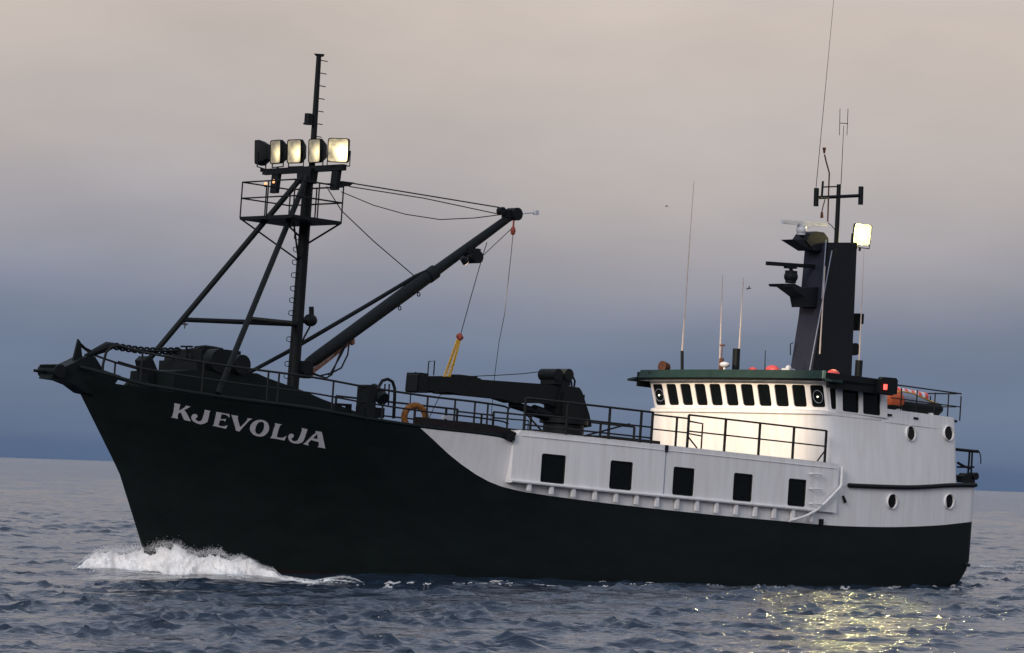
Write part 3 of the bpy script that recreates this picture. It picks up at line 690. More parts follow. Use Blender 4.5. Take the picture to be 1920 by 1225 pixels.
chain = B().tube(ch0, ch0 + Vector((0.05, 0, 0)), 0.05).build('anchor_chain', 'steel', ship)
for i in range(nl):
    c = ch0.lerp(ch1, i/(nl-1)) + Vector((0, 0, -0.16*math.sin(math.pi*i/(nl-1))*0.4)); d = (ch1 - ch0).normalized()
    ax = Vector((0, 1, 0)) if i % 2 else d.cross(Vector((0, 1, 0)))
    b = B().torus((0, 0, 0), ax, 0.085, 0.034, 10, 5, up=d)
    for v in b.v: v += d*v.dot(d)*0.35 + c
    b.build('chain_link', 'steel', chain)
# windlass
wc = LP(380, 700, y=0); wx, wz = wc.x, wc.z
wl_ = B().box((wx, 0, wz - 0.15), (1.9, 1.9, 0.9)).box((wx + 0.15, 0, wz + 0.42), (0.9, 1.35, 0.5)).box((wx - 0.55, 0.2, wz + 0.46), (0.6, 1.0, 0.56)).box((wx - 0.2, 0, wz + 0.66), (0.5, 1.25, 0.16)).build('windlass', 'steel', ship, smooth=False)
for y, r in ((-0.95, 0.36), (0.95, 0.36), (0, 0.40)):
    B().tube((wx + 0.25, y - 0.22, wz + 0.35), (wx + 0.25, y + 0.22, wz + 0.35), r, n=18).build('drum', 'steel', wl_)
for y in (-1.22, 1.22):
    B().tube((wx - 0.45, y - 0.14, wz + 0.30), (wx - 0.45, y + 0.14, wz + 0.30), 0.30, n=16).build('warping_head', 'steel', wl_)
hwc = LP(350, 650, y=0); B().tube(hwc, hwc - Vector((0, 0, 0.4)), 0.035).torus(hwc, (0.1, 0, 1), 0.17, 0.03, 16, 6).tube(hwc - Vector((0.17, 0, 0)), hwc + Vector((0.17, 0, 0)), 0.02, n=6).build('hand_wheel', 'steel', wl_)
for i, px in enumerate((372, 388, 402, 414)):
    c = LP(px, 654 + i, y=0); B().tube(c, c - Vector((0, 0, 0.35)), 0.05, n=8).build('bolt_post', 'steel', wl_)
B().path([LP(px, py, y=0) for px, py in ((366, 653), (385, 651), (400, 653), (416, 656), (424, 670), (436, 682), (442, 697))], 0.06, 8).build('guard_bar', 'steel', wl_)
c = LP(440, 692, y=0); B().ball(c, 0.16, 12, 8).build('motor', 'steel', wl_)
# chock fin and hatch house (whaleback) on the foredeck
fin = [LP(px, py, y=0) for px, py in ((262, 676), (270, 668), (276, 670), (292, 708), (300, 735), (270, 735), (267, 700))]
B().prism([p + Vector((0, -0.25, 0)) for p in fin], (0, 0.5, 0)).build('chain_stopper', 'steel', ship, smooth=False)
wb = [LP(px, py, y=0) for px, py in ((286, 696), (318, 694), (440, 700), (458, 708), (533, 735), (562, 748), (627, 772), (640, 800), (280, 760))]
B().prism([p + Vector((0, -1.1, 0)) for p in wb], (0, 2.2, 0)).build('windlass_platform', 'black', ship, smooth=False)

# ------------------------------------------------------------------ foremast
mf, mt = Vector((27.85, 0, 3.3)), LP(579, 322, y=0)
mast = B().path([mf, mf.lerp(mt, 0.3), mf.lerp(mt, 0.7), mt], [0.19, 0.185, 0.175, 0.165], 18).build('foremast', 'steel', ship)
def mpt(py):    # point on the mast axis at that height in the photograph
    px = 548 + (745 - py)/(745 - 322)*31; return LP(px, py, y=0)
tp0, tp1 = LP(584, 325, y=0), LP(598, 104, y=0)
pole = B().path([tp0, tp0.lerp(tp1, 0.35), tp1], [0.105, 0.095, 0.078], 10).build('topmast', 'steel', ship)
B().prism([LP(588, 101, y=-0.05), LP(605, 102, y=-0.05), LP(603, 107, y=-0.05), LP(594, 107, y=-0.05)], (0, 0.1, 0)).build('mast_cap', 'steel', pole, smooth=False)
for k in range(7):
    py = 113 + k*23.7; c = LP(600 - k*1.9, py, y=0); B().tube(c, c + Vector((-0.30, 0, 0.0)), 0.016, n=5).build('step_peg', 'steel', pole)
c = LP(578, 223, y=0); B().tube(c - Vector((0, 0, 0.14)), c + Vector((0, 0, 0.16)), 0.12, n=12).tube(c - Vector((0, 0, 0.18)), c - Vector((0, 0, 0.14)), 0.15, n=12).box(c + Vector((-0.15, 0, -0.12)), (0.25, 0.08, 0.06)).build('masthead_light', 'steel', pole)
for py in (447, 470, 494, 518, 543, 565, 589, 638, 684, 707):
    c = mpt(py); r = 0.18
    B().path([c + Vector((r-0.05, 0, -0.07)), c + Vector((r + 0.12, 0, -0.075)), c + Vector((r + 0.20, 0, -0.05)), c + Vector((r + 0.20, 0, 0.05)), c + Vector((r + 0.12, 0, 0.075)), c + Vector((r-0.05, 0, 0.07))], 0.014, 5).build('rung', 'steel', mast)
# tripod legs and ties
hd = mpt(334)
legs = []
for sg in (1, -1):
    ft = Vector((32.55, 2.4*sg, 4.0)); top = hd + Vector((0.1, 0.1*sg, 0.1)); legs.append((ft, top))
    B().tube(ft, top, 0.088, n=12).build('mast_leg', 'steel', mast)
for (ft, top) in legs:
    B().tube(ft.lerp(top, 0.33), mpt(608), 0.075, 0.085, n=10).build('tie_beam', 'steel', mast)
c = mpt(598) + Vector((-0.45, 0.05, 0)); B().ball(c, 0.22, 12, 8, (1.1, 0.8, 0.9)).tube(c + Vector((-0.05, 0, 0)), c + Vector((0.0, 0, 0.42)), 0.08).tube(c, c + Vector((0.5, 0, -0.05)), 0.10).build('deck_siren', 'steel', mast)
B().path([c + Vector((0, 0, -0.2)), c + Vector((0.2, 0, -0.55)), c + Vector((0.32, 0, -0.9))], 0.03, 6).build('siren_hose', 'steel', mast)
# lookout basket
bc = mpt(420) + Vector((0.58, 0, 0.03)); ax_, ay_ = 0.95, 1.30
fl = B().box((bc.x, 0, bc.z), (2*ax_, 2*ay_, 0.10)).build('lookout_platform', 'steel', mast, smooth=False)
cor = [Vector((bc.x + i*ax_, j*ay_, bc.z)) for i, j in ((-1, -1), (1, -1), (1, 1), (-1, 1))]
bk = B()
for h in (0.62, 1.12): bk.path([p + Vector((0, 0, h)) for p in cor + cor[:1]], 0.026, 6)
bk = bk.build('lookout_basket', 'steel', ship)
for i in range(4):
    a, c = cor[i], cor[(i+1) % 4]
    for t in (0.0, 0.5): p = a.lerp(c, t); B().tube(p, p + Vector((0, 0, 1.12)), 0.024, n=6).build('basket_post', 'steel', bk)
for p in cor: B().tube(p, mpt(420) + Vector((0.15 if p.x > bc.x else -0.15, 0, -1.15 if p.x > bc.x else -0.6)), 0.03, n=6).build('knee_brace', 'steel', fl)
# yard with floodlights
yc = mpt(318); yd = B().box((yc.x, -0.25, yc.z), (0.16, 3.95, 0.18)).build('floodlight_yard', 'steel', ship, smooth=False)
for y in (-1.6, 1.35):
    B().prism([(yc.x - 0.08, y - 0.16, yc.z - 0.08), (yc.x - 0.08, y + 0.16, yc.z - 0.08), (yc.x - 0.08, y + 0.10, yc.z - 0.68), (yc.x - 0.08, y - 0.2, yc.z - 0.68)], (0.14, 0, 0)).build('yard_hanger', 'steel', yd, smooth=False)
B().prism([(yc.x - 0.1, -0.35, yc.z), (yc.x - 0.1, 0.35, yc.z), (yc.x - 0.1, 0.3, yc.z - 0.45), (yc.x - 0.1, -0.3, yc.z - 0.45)], (0.3, 0, 0)).build('yard_clamp', 'steel', yd, smooth=False)
def floodlight(c, yaw, tilt, w_, h_, m, depth=0.36, spot=None):
    """yaw in the ship's frame: 0 faces forward, 90 faces port"""
    q = Matrix.Rotation(R(yaw), 3, 'Z') @ Matrix.Rotation(R(tilt), 3, 'Y'); c = Vector(c)
    P_ = lambda x, y, z: c + q @ Vector((x, y, z))
    f = rrect(-w_/2, w_/2, -h_/2, h_/2, 0.07, 3); bq = rrect(-w_*0.27, w_*0.27, -h_*0.30, h_*0.30, 0.05, 3); k = len(f)
    b = B().add([P_(0.03, *p) for p in f] + [P_(-0.10, *p) for p in f] + [P_(-depth, *p) for p in bq], [(i, (i+1) % k, k+(i+1) % k, k+i) for i in range(k)] + [(k+i, k+(i+1) % k, 2*k+(i+1) % k, 2*k+i) for i in range(k)] + [tuple(range(2*k, 3*k))])
    b.path([P_(-0.1, -w_/2-0.02, 0), P_(-0.08, -w_/2-0.03, -h_/2-0.10), P_(-0.08, w_/2+0.03, -h_/2-0.10), P_(-0.1, w_/2+0.02, 0)], 0.022, 6).tube(P_(-0.08, 0, -h_/2-0.10), P_(-0.08, 0, -h_/2-0.22), 0.04)
    o = b.build('floodlight', 'steel', ship, angle=30)
    fi_ = rrect(-w_/2+0.025, w_/2-0.025, -h_/2+0.025, h_/2-0.025, 0.06, 3)
    lens = B().add([P_(0.012, *p) for p in fi_], [tuple(range(len(fi_)))]).build('lens', m, o, smooth=False, origin=c)
    return o, q, c
lens_hot = lambda nm, st, dy, dz, yaw: emit(nm, (1.0, 0.80, 0.42), st, tuple(Matrix.Rotation(R(yaw), 3, 'Z') @ Vector((0, dy, dz))))
dark_glass = mat('unlit_lamp_glass', (0.05, 0.05, 0.05), 0.2)
for i, (px, py, yaw, st, wd, hh) in enumerate(((486, 287, -62, 0, 0.60, 0.76), (517, 285, -6, 1.7, 0.58, 0.74), (552, 284, 6, 2.6, 0.60, 0.74), (590, 283, -2, 2.0, 0.58, 0.74), (634, 282, 30, 6.0, 0.68, 0.74))):
    c = LP(px, py, x=yc.x + 0.12)
    o_, q_, c_ = floodlight(c, yaw, 4, wd, hh, dark_glass if st == 0 else lens_hot('floodlight_glass_%d' % i, st, 0.16, -0.06, yaw))
    if i == 0: o_['label'] = 'dark floodlight turned away at the starboard end of the yard'
    if i == 4: o_['label'] = 'brightly lit floodlight at the port end of the yard'
for px, py, r in ((498, 345, 0.05), (516, 341, 0.09)):
    c = LP(px, py, x=yc.x); B().tube(c - Vector((0, 0, 0.1)), c + Vector((0, 0, 0.02)), r*0.8).build('lamp_base', 'steel', B().ball(c, r, 10, 7, (1, 1, 1.1)).build('deck_lamp', emit('amber_lamp_%d' % px, (1, 0.42, 0.14), 1.6), ship))

# ------------------------------------------------------------------ derrick boom, braces and wires
b0, b1 = LP(568, 690, y=0.0), LP(963, 402, y=0.0); D = (b1 - b0).normalized(); Lb = (b1 - b0).length; UPB = Vector((0, 1, 0)).cross(D); UPB = UPB if UPB.z > 0 else -UPB
def bpnt(t, u=0.0, v=0.0): return b0 + D*(Lb*t) + UPB*u + Vector((0, v, 0))
boom = B().path([bpnt(0), bpnt(0.03), bpnt(0.06), bpnt(0.48), bpnt(0.60)], [0.12, 0.18, 0.195, 0.215, 0.205], 12).build('derrick_boom', 'steel', ship)
B().path([bpnt(0.58), bpnt(0.62), bpnt(0.78), bpnt(0.97), bpnt(1.0)], [0.19, 0.17, 0.155, 0.13, 0.16], 12).build('boom_extension', 'steel', boom)
B().tube(bpnt(0.58), bpnt(0.615), 0.235, n=12).build('boom_collar', 'steel', boom)
B().box(bpnt(0.0, 0, 0), (0.5, 0.4, 0.4)).tube(bpnt(-0.01, 0, -0.3), bpnt(-0.01, 0, 0.3), 0.16).box(mpt(695) + Vector((-0.3, 0, 0)), (0.5, 0.3, 0.4)).build('gooseneck', 'steel', boom)
B().path([LP(450, 708, y=-0.55), LP(541, 659, y=-0.5), LP(700, 566, y=-0.3), LP(780, 518, y=-0.12), LP(800, 508, y=0)], [0.06, 0.068, 0.068, 0.068, 0.05], 10).build('boom_brace', 'steel', boom)
B().box(LP(452, 709, y=-0.55), (0.5, 0.25, 0.2)).build('brace_foot', 'steel', boom)
for t in (0.43, 0.52): B().torus(bpnt(t, -0.30), (0, 1, 0), 0.06, 0.018, 12, 5).build('pad_eye', 'steel', boom)
# winch slung under the boom with the deck floodlight
wp = LP(882, 482, y=0); B().ball(wp, 0.24, 14, 9, (1.1, 1.0, 0.8)).tube(wp + Vector((-0.1, -0.3, 0)), wp + Vector((-0.1, 0.3, 0)), 0.2, n=14).tube(wp, wp + Vector((-0.42, 0, -0.05)), 0.09).box(wp + Vector((0, 0, 0.18)), (0.55, 0.35, 0.2)).build('boom_winch', 'steel', boom)
B().path([wp + Vector((-0.3, 0, 0.3)), wp + Vector((-0.45, 0, 0.15)), wp + Vector((-0.5, 0, -0.1))], 0.025, 6).build('winch_hose', 'steel', boom)
hl = LP(872, 489, y=0.62)
B().tube(wp, hl + Vector((0.05, 0, 0.06)), 0.035).build('lamp_bracket', 'steel', boom)
dl = B().tube(hl + Vector((0.14, 0, 0.08)), hl + Vector((-0.04, 0, -0.04)), 0.09, 0.13, n=14).build('boom_floodlight', 'steel', ship)
B().tube(hl + Vector((-0.045, 0, -0.043)), hl + Vector((-0.05, 0, -0.046)), 0.115, n=14).build('lens', emit('boom_lamp_glass', (1, 0.72, 0.45), 3.0), dl)
ld = bpy.data.lights.new('boom_floodlight_beam', 'SPOT'); ld.energy = 9000; ld.color = (1.0, 0.78, 0.52); ld.spot_size = R(38); ld.spot_blend = 0.6; ld.shadow_soft_size = 0.12
lo2 = bpy.data.objects.new('boom_floodlight_beam', ld); COL.objects.link(lo2); lo2.parent = dl
lo2.location = hl + Vector((-0.1, 0, -0.09)); lo2.rotation_euler = (Vector((8.7, -0.2, 5.3)) - lo2.location).to_track_quat('-Z', 'Y').to_euler()
# boom head
hdb = B().tube(b1 + Vector((0, -0.22, 0)), b1 + Vector((0, 0.22, 0)), 0.21, n=16).box(b1 + Vector((0.15, 0, -0.02)), (0.5, 0.28, 0.25)).build('boom_head_sheave', 'steel', boom)
tb = LP(940, 396, y=0); B().tube(tb + Vector((0, -0.1, 0)), tb + Vector((0, 0.1, 0)), 0.13, n=14).tube(tb, b1, 0.05).build('topping_block', 'steel', boom)
B().path([b1 + Vector((-0.1, 0, 0)), LP(985, 400, y=0), LP(1000, 399, y=0)], 0.025, 6).box(LP(1005, 399, y=0), (0.14, 0.14, 0.14)).build('head_shackle', 'radar', boom)
WIRES = [([(655, 343), (935, 389)], 0.022, 0.0), ([(655, 350), (795, 372), (936, 402)], 0.018, 0.0), ([(612, 345), (655, 344)], 0.022, 0), ([(640, 360), (700, 385), (760, 402), (825, 412), (890, 409), (945, 402)], 0.016, 0), ([(612, 350), (640, 395), (700, 452), (777, 518)], 0.016, 0.0),
         ([(962, 438), (958, 480), (946, 590), (936, 640), (928, 700), (920, 790)], 0.011, -0.3), ([(913, 455), (905, 480), (885, 550), (863, 630)], 0.014, -0.1), ([(958, 430), (905, 480), (893, 492)], 0.012, -0.2), ([(828, 736), (815, 762), (804, 785)], 0.012, 0.1)]
for pts, r, y in WIRES: B().path([LP(px, py, y=y) for px, py in pts], r, 6).build('rigging_wire', 'wire', boom)
c = LP(645, 346, y=0); B().prism([LP(px, py, y=-0.1) for px, py in ((634, 340), (657, 343), (648, 350), (634, 349))], (0, 0.2, 0)).build('topping_sheave', 'steel', mast)
for pts in ([(573, 690), (580, 697), (600, 705), (620, 700), (640, 665), (652, 640)], [(577, 692), (590, 703), (612, 709), (622, 703), (634, 672), (646, 645)], [(615, 703), (640, 690), (652, 665), (655, 640)]):
    B().path([LP(px, py, y=0.15) for px, py in pts], 0.028, 6).build('hydraulic_hose', 'steel', boom)

def rope_tackle(px0, py0, px1, py1, mrope, label, cat, nlines=4, sep=0.075, mb='blockred', y=0.1):
    a, c = LP(px0, py0, y=y), LP(px1, py1, y=y); d = (c - a).normalized(); sd_ = d.cross(Vector((0.3, 1, 0))).normalized()
    root = bpy.data.objects.new('rope_tackle', None); COL.objects.link(root); root.location = c; on_ship(root); root.empty_display_size = 0.2
    T = lambda p: Vector(p) - c
    for k in range(nlines):
        o = (k - (nlines-1)/2)*sep
        B().path([T(a + d*0.1 + sd_*o*0.5), T(a.lerp(c, 0.5) + sd_*o*0.9 + Vector((0, 0.03*(k % 2), 0))), T(c - d*0.06 + sd_*o)], 0.024, 6).build('rope_part', mrope, root)
    for p, s in ((a, 1), (c, -1)):
        B().ball(T(p), 0.11, 12, 8, (0.8, 1, 1.2)).tube(T(p) - sd_*0.11, T(p) + sd_*0.11, 0.06).build('pulley_block', mb, root)
    return tag(root, label, cat)
rope_tackle(862, 632, 829, 733, 'yellow', 'yellow rope tackle hanging beneath the raised derrick boom', 'rope tackle')
rope_tackle(660, 640, 582, 700, 'pink', 'faded orange rope tackle along the foot of the derrick boom', 'rope tackle', 3, 0.05, 'pink', -0.15)
hb2 = LP(962, 433, y=0.2); o = B().ball((0, 0, 0), 0.1, 10, 7, (0.9, 0.8, 1.5)).tube((0, 0, 0.1), (0, 0, 0.34), 0.03).build('hoist_block', 'blockred', None); o.location = hb2; on_ship(o)
tag(o, 'small rusty red block hanging from the tip of the derrick boom', 'pulley block')

# ------------------------------------------------------------------ knuckle crane amidships
cb = LP(1056, 806, y=0)
crane = B().tube((cb.x, 0, 3.6), (cb.x, 0, 4.55), 0.70, 0.66, n=24).tube((cb.x, 0, 4.35), (cb.x, 0, 4.55), 0.80, n=24).box((cb.x, 0, 4.9), (0.9, 0.9, 0.9)).build('crane_pedestal', 'steel', ship, angle=30)
up_ = [LP(px, py, y=0) for px, py in ((1073, 727), (1078, 735), (1092, 778), (1096, 800), (1060, 805), (1035, 790), (1033, 755), (1040, 722))]
B().prism([p + Vector((0, -0.35, 0)) for p in up_], (0, 0.7, 0)).build('crane_column', 'steel', crane, smooth=False)
cbp = [LP(px, py, y=0) for px, py in ((773, 703), (776, 700), (790, 702), (792, 706), (855, 707), (888, 709), (893, 712), (1020, 721), (1076, 728), (1078, 745), (1058, 757), (955, 756), (930, 748), (861, 741), (830, 735), (806, 737), (800, 733), (770, 733))]
cbo = B().prism([p + Vector((0, -0.28, 0)) for p in cbp], (0, 0.56, 0)).build('crane_boom', 'steel', crane, smooth=False)
B().tube(LP(958, 758, y=0), LP(1022, 778, y=0), 0.13, n=12).build('luffing_cylinder', 'steel', crane)
B().tube(LP(1000, 770, y=0), LP(1045, 785, y=0), 0.2, n=12).build('cylinder_barrel', 'steel', crane)
for px in (1032, 1052):
    c = LP(px, 703, y=0); B().tube(c + Vector((0, -0.4, 0)), c + Vector((0, 0.4, 0)), 0.20, n=16).build('winch_drum', 'steel', crane)
c = LP(1042, 712, y=0); B().box(c, (0.7, 0.7, 0.35)).build('winch_frame', 'steel', crane, smooth=False)
c = LP(1062, 700, y=0.0); B().ball(c, 0.13, 10, 7).build('winch_motor', 'steel', crane)
B().path([LP(px, py, y=0) for px, py in ((1060, 700), (1072, 702), (1078, 715), (1076, 728), (1068, 735))], 0.035, 6).path([LP(px, py, y=0.1) for px, py in ((1058, 706), (1068, 708), (1072, 718), (1072, 730))], 0.03, 6).build('crane_hose', 'steel', crane)
B().path([LP(px, py, y=0) for px, py in ((1022, 696), (980, 701), (930, 704), (880, 706), (800, 706), (778, 698))], 0.014, 5).build('crane_wire', 'wire', crane)
B().path([LP(px, py, y=0) for px, py in ((802, 704), (804, 678), (815, 677), (813, 704))], 0.022, 6).build('boom_hoop', 'steel', crane)
B().box(LP(868, 709, y=0), (0.8, 0.5, 0.16)).box(LP(782, 718, y=0), (0.35, 0.66, 0.62)).box(LP(830, 736, y=0), (0.5, 0.4, 0.12)).build('boom_end_gear', 'steel', crane, smooth=False)
B().tube(LP(770, 735, y=0), LP(769, 757, y=0), 0.02).build('crane_hook_line', 'wire', crane)
for a, c in (((1078, 736), (1092, 782)), ((1010, 752), (1052, 765)), ((1024, 752), (1060, 760))):
    B().tube(LP(*a, y=0.2), LP(*c, y=0.2), 0.07).build('crane_stay', 'steel', crane)
B().box((cb.x - 2.0, 0, 3.9), (2.4, 2.6, 0.30)).build('deck_hatch', 'deck', ship, smooth=False)
B().box((cb.x + 1.8, 0.3, 3.86), (1.6, 2.4, 0.26)).build('deck_hatch', 'deck', ship, smooth=False)
# hauler and deck boxes forward of the coaming
c = LH(712, 783); cy_ = c.y - 0.35
hau = B().box((c.x + 0.28, cy_, c.z + 0.42), (0.34, 0.5, 1.05)).tube((c.x - 0.1, cy_ - 0.2, c.z + 0.85), (c.x - 0.1, cy_ + 0.35, c.z + 0.55), 0.20, n=18).box((c.x + 0.1, cy_, c.z + 0.15), (0.8, 0.4, 0.3)).build('pot_hauler', 'steel', ship, angle=30)
ho = [LP(px, py, y=cy_) for px, py in ((738, 785), (740, 745), (740, 728), (736, 716), (727, 711), (717, 714), (711, 724), (709, 734))]
B().path(ho, 0.05, 8).build('hauler_hoop', 'steel', hau)
for px in (722, 730): B().tube(LP(px, 720, y=cy_), LP(px - 2, 760, y=cy_), 0.025, n=6).build('hauler_lever', 'steel', hau)
c = LH(644, 776); q = [LP(px, py, y=c.y - 0.3) for px, py in ((630, 785), (632, 756), (660, 758), (658, 785))]; hq = [LP(px, py, y=c.y - 0.3) for px, py in ((640, 768), (641, 761), (652, 762), (651, 769))]
tri = tessellate_polygon([q, hq]); al = q + hq; B().add(al + [p + Vector((0, -0.12, 0)) for p in al], [tuple(t) for t in tri] + [tuple(i+8 for i in t[::-1]) for t in tri] + [(i, (i+1) % 4, 8+(i+1) % 4, 8+i) for i in range(4)] + [(4+i, 4+(i+1) % 4, 12+(i+1) % 4, 12+i) for i in range(4)]).build('mooring_chock', 'steel', ship, smooth=False)
# ring buoy hung inside the bulwark
c = LH(778, 797); c.y -= 0.45; rc_ = LP(778, 783, y=c.y)
lb = B().torus((0, 0, 0), (0.25, 1, 0), 0.36, 0.10, 30, 10).build('ring_buoy', 'ring', None, origin=None); lb.location = rc_; on_ship(lb)
for a in (45, 135, 225, 315):
    d = Vector((math.cos(R(a)), 0, math.sin(R(a)))); B().torus(d*0.36, d.cross(Vector((0, 1, 0))), 0.10, 0.014, 10, 5).build('grab_band', 'brown', lb)
tag(lb, 'weathered orange ring buoy hanging at the rail beside the black bulwark end', 'ring buoy')
B().box(LP(840, 783, y=c.y), (0.45, 0.1, 0.10)).build('stowed_fender', 'radar', ship, smooth=False)

# ------------------------------------------------------------------ radar tower
tw = [LP(px, py, y=0.55) for px, py in ((1522, 712), (1541, 590), (1553, 455), (1607, 455), (1601, 600), (1596, 718))]
tw = [Vector((tw[0].x + 0.1, 0.55, 5.5))] + tw + [Vector((tw[-1].x, 0.55, 5.5))]
tower = B().prism(tw, (0, -1.10, 0)).build('radar_tower', 'tower', ship, smooth=False)
fpx = [Vector((p_.x + 0.02, 0.53, p_.z)) for p_ in tw[:4]]
B().add(fpx + [Vector((p_.x, -0.53, p_.z)) for p_ in fpx], [(i_, i_+1, i_+5, i_+4) for i_ in range(3)]).build('front_plate', mat('navy_front', (0.017, 0.019, 0.034), 0.6, spec=0.2), tower, smooth=False)  # thin sheet gives the forward face a lighter navy than the other sides
for px, py, w_, h_ in ((1606, 598, 0.22, 0.36), (1602, 612, 0.16, 0.3)): B().box(LP(px, py, y=0), (w_, 0.5, h_)).build('cable_box', 'steel', tower)
c = LP(1597, 655, y=0); B().tube(c + Vector((0, -0.2, 0)), c + Vector((0, 0.2, 0)), 0.22, n=16).build('exhaust_elbow', 'steel', tower)
# tower head and platforms
hdp = [LP(px, py, y=0.3) for px, py in ((1512, 450), (1520, 438), (1530, 434), (1545, 436), (1553, 446), (1555, 470), (1525, 470))]
B().prism(hdp, (0, -0.7, 0)).build('tower_head', 'tower', tower, smooth=False)
pl1 = [LP(px, py, y=0.25) for px, py in ((1487, 449), (1512, 450), (1530, 468), (1520, 470))]; B().prism(pl1, (0, -0.6, 0)).build('radar_platform', 'tower', tower, smooth=False)
pl2 = [LP(px, py, y=0.30) for px, py in ((1468, 532), (1470, 537), (1484, 538), (1508, 556), (1512, 576), (1545, 576), (1545, 538), (1505, 540), (1490, 532))]; B().prism(pl2, (0, -0.7, 0)).build('radar_platform', 'tower', tower, smooth=False)
def radar(px, py, pxa, pya, pxb, pyb, mb, ms, label, rb):
    c = LP(px, py, y=0); a, d = LP(pxa, pya, y=0), LP(pxb, pyb, y=0)
    o = B().tube(c - Vector((0, 0, rb)), c + Vector((0, 0, rb*0.9)), rb*0.85, rb, n=18).ball(c, rb*1.12, 16, 10, (1, 1, 0.95)).tube(c + Vector((0, 0, rb*0.8)), (a + d)/2, rb*0.3, n=10).build('radar', mb, ship)
    o['label'] = label
    dd = (d - a); q = dd.to_track_quat('X', 'Z').to_matrix()
    B().box((a + d)/2, (dd.length, 0.12, 0.13), q).box((a + d)/2 - Vector((0, 0, 0.08)), (0.5, 0.16, 0.1), q).build('scanner', ms, o, smooth=False)
radar(1483, 519, 1438, 494, 1526, 500, 'steel', 'steel', 'dark radar with open scanner on the lower tower platform', 0.22)
radar(1503, 432, 1467, 416, 1549, 422, 'radar', 'radar', 'white radar with open scanner on the upper tower platform', 0.17)
# antenna mast with cross arm
am = B().tube(LP(1568, 456, y=0), LP(1573, 346, y=0), 0.085, 0.075, n=10).build('antenna_mast', 'steel', ship)
B().tube(LP(1531, 371, y=0), LP(1614, 367, y=0), 0.06, n=8).build('cross_arm', 'steel', am)
for px, p0, p1 in ((1530, 353, 387), (1613.5, 350, 384)): B().tube(LP(px, p1, y=0), LP(px + 1, p0, y=0), 0.09, n=10).build('navigation_light', 'steel', am)
B().path([LP(px, py, y=0) for px, py in ((1552, 416), (1554, 350), (1555, 325), (1549, 303), (1546, 290))], 0.03, 6).tube(LP(1545.5, 288, y=0), LP(1545.5, 277, y=0), 0.03, 0.065).build('antenna_pipe', 'rust', am)
B().path([LP(px, py, y=0) for px, py in ((1547, 374), (1543, 388), (1541, 398))], 0.022, 6).tube(LP(1541, 398, y=0), LP(1541, 409, y=0), 0.04, 0.06).build('antenna_drop', 'rust', am)
B().tube(LP(1541, 368, y=0), LP(1543, 340, y=0), 0.04).tube(LP(1543, 351, y=0), LP(1572, 350, y=0), 0.025).build('antenna_bracket', 'steel', am)
for y in (-0.0,):
    B().tube(LP(1577, 346, y=0), LP(1582, 236, y=0), 0.014, 0.010, n=5).build('direction_finder_rod', 'wire', am)
    B().tube(LP(1575, 231, y=0), LP(1590, 232, y=0), 0.014, n=5).tube(LP(1575, 204, y=0), LP(1574, 254, y=0), 0.012, n=5).tube(LP(1590, 204, y=0), LP(1588, 254, y=0), 0.012, n=5).build('direction_finder', 'wire', am)
B().path([LP(px, py, y=0) for px, py in ((1553, 418), (1560, 424), (1566, 432))], 0.015, 5).build('antenna_cable', 'wire', am)
def whip(px0, py0, px1, py1, y, r0=0.028, r1=0.008, m='whip', base=None, foot=None):
    a, c = LP(px0, py0, y=y), LP(px1, py1, y=y)
    o = B().path([a, a.lerp(c, 0.5), c], [r0, (r0+r1)/2, r1], 6).build('whip_antenna', m, ship)
    if base: B().tube(LP(base[0], base[1], y=y), a + (c-a)*0.0, 0.055, n=8).build('antenna_base', 'steel', o)
    if foot: B().tube(LP(foot[0], foot[1], y=y), LP(foot[2], foot[3], y=y), 0.13, n=10).build('antenna_pillar', 'steel', o)
def yroof(px, py, z=6.62): return LP(px, py, z=z).y
whip(1279, 658, 1301, 340, -2.6, 0.034, 0.012, base=(1279, 696))
whip(1349, 694, 1355, 516, -1.4, 0.034, 0.016)
whip(1386, 656, 1394, 520, -0.6, 0.034, 0.018, foot=(1379, 700, 1381, 654))
whip(1537, 664, 1547, 500, 0.8, 0.030, 0.016)
whip(1611, 676, 1620, 470, 1.2, 0.030, 0.008, foot=(1608, 722, 1611, 676))
whip(1530, 353, 1566, -30, 0, 0.014, 0.007, 'wire')
whip(1434, 694, 1435, 657, 0.2, 0.02, 0.015, 'steel')
for a, c, y in (((1516, 706), (1560, 470), 0.75), ((1541, 560), (1549, 450), 0.8)): B().tube(LP(*a, y=y*0.75), LP(*c, y=y*0.75), 0.02, n=5).build('tower_cable', 'grey', tower)
B().path([LP(px, py, y=-0.4) for px, py in ((1482, 666), (1482, 645), (1487, 643)) ], 0.02, 5).build('tower_handrail', 'steel', tower)
# wheelhouse-top fittings
c = LP(1247, 689, x=8.6); sl = B().tube(c + Vector((-0.12, 0, 0)), c + Vector((0.16, 0, 0.02)), 0.15, 0.20, n=16).tube(c - Vector((0, 0, 0.35)), c, 0.05).build('searchlight', 'rust', ship)
c = LP(1359, 684, x=8.5); B().tube(c + Vector((0, 0, -0.25)), c, 0.05).ball(c, 0.17, 12, 8, (1, 1.2, 0.6)).build('compass_dome', 'radar', ship)
c = LP(1353, 672, x=8.3); B().tube(c + Vector((0, 0, -0.6)), c, 0.08, n=10).tube(c, c + Vector((0, 0, 0.45)), 0.015, n=5).tube(c + Vector((0, -0.1, 0.45)), c + Vector((0, 0.1, 0.45)), 0.03).build('wind_gauge', 'rust', ship)
c = LP(1478, 697, x=8.2); B().box(c, (0.3, 0.35, 0.2)).ball(c + Vector((0, 0, 0.12)), 0.1).build('horn', 'radar', ship)
B().box((5.75, 0, 6.55), (0.3, 4, 0.06)).build('roof_edge', 'steel', rf)
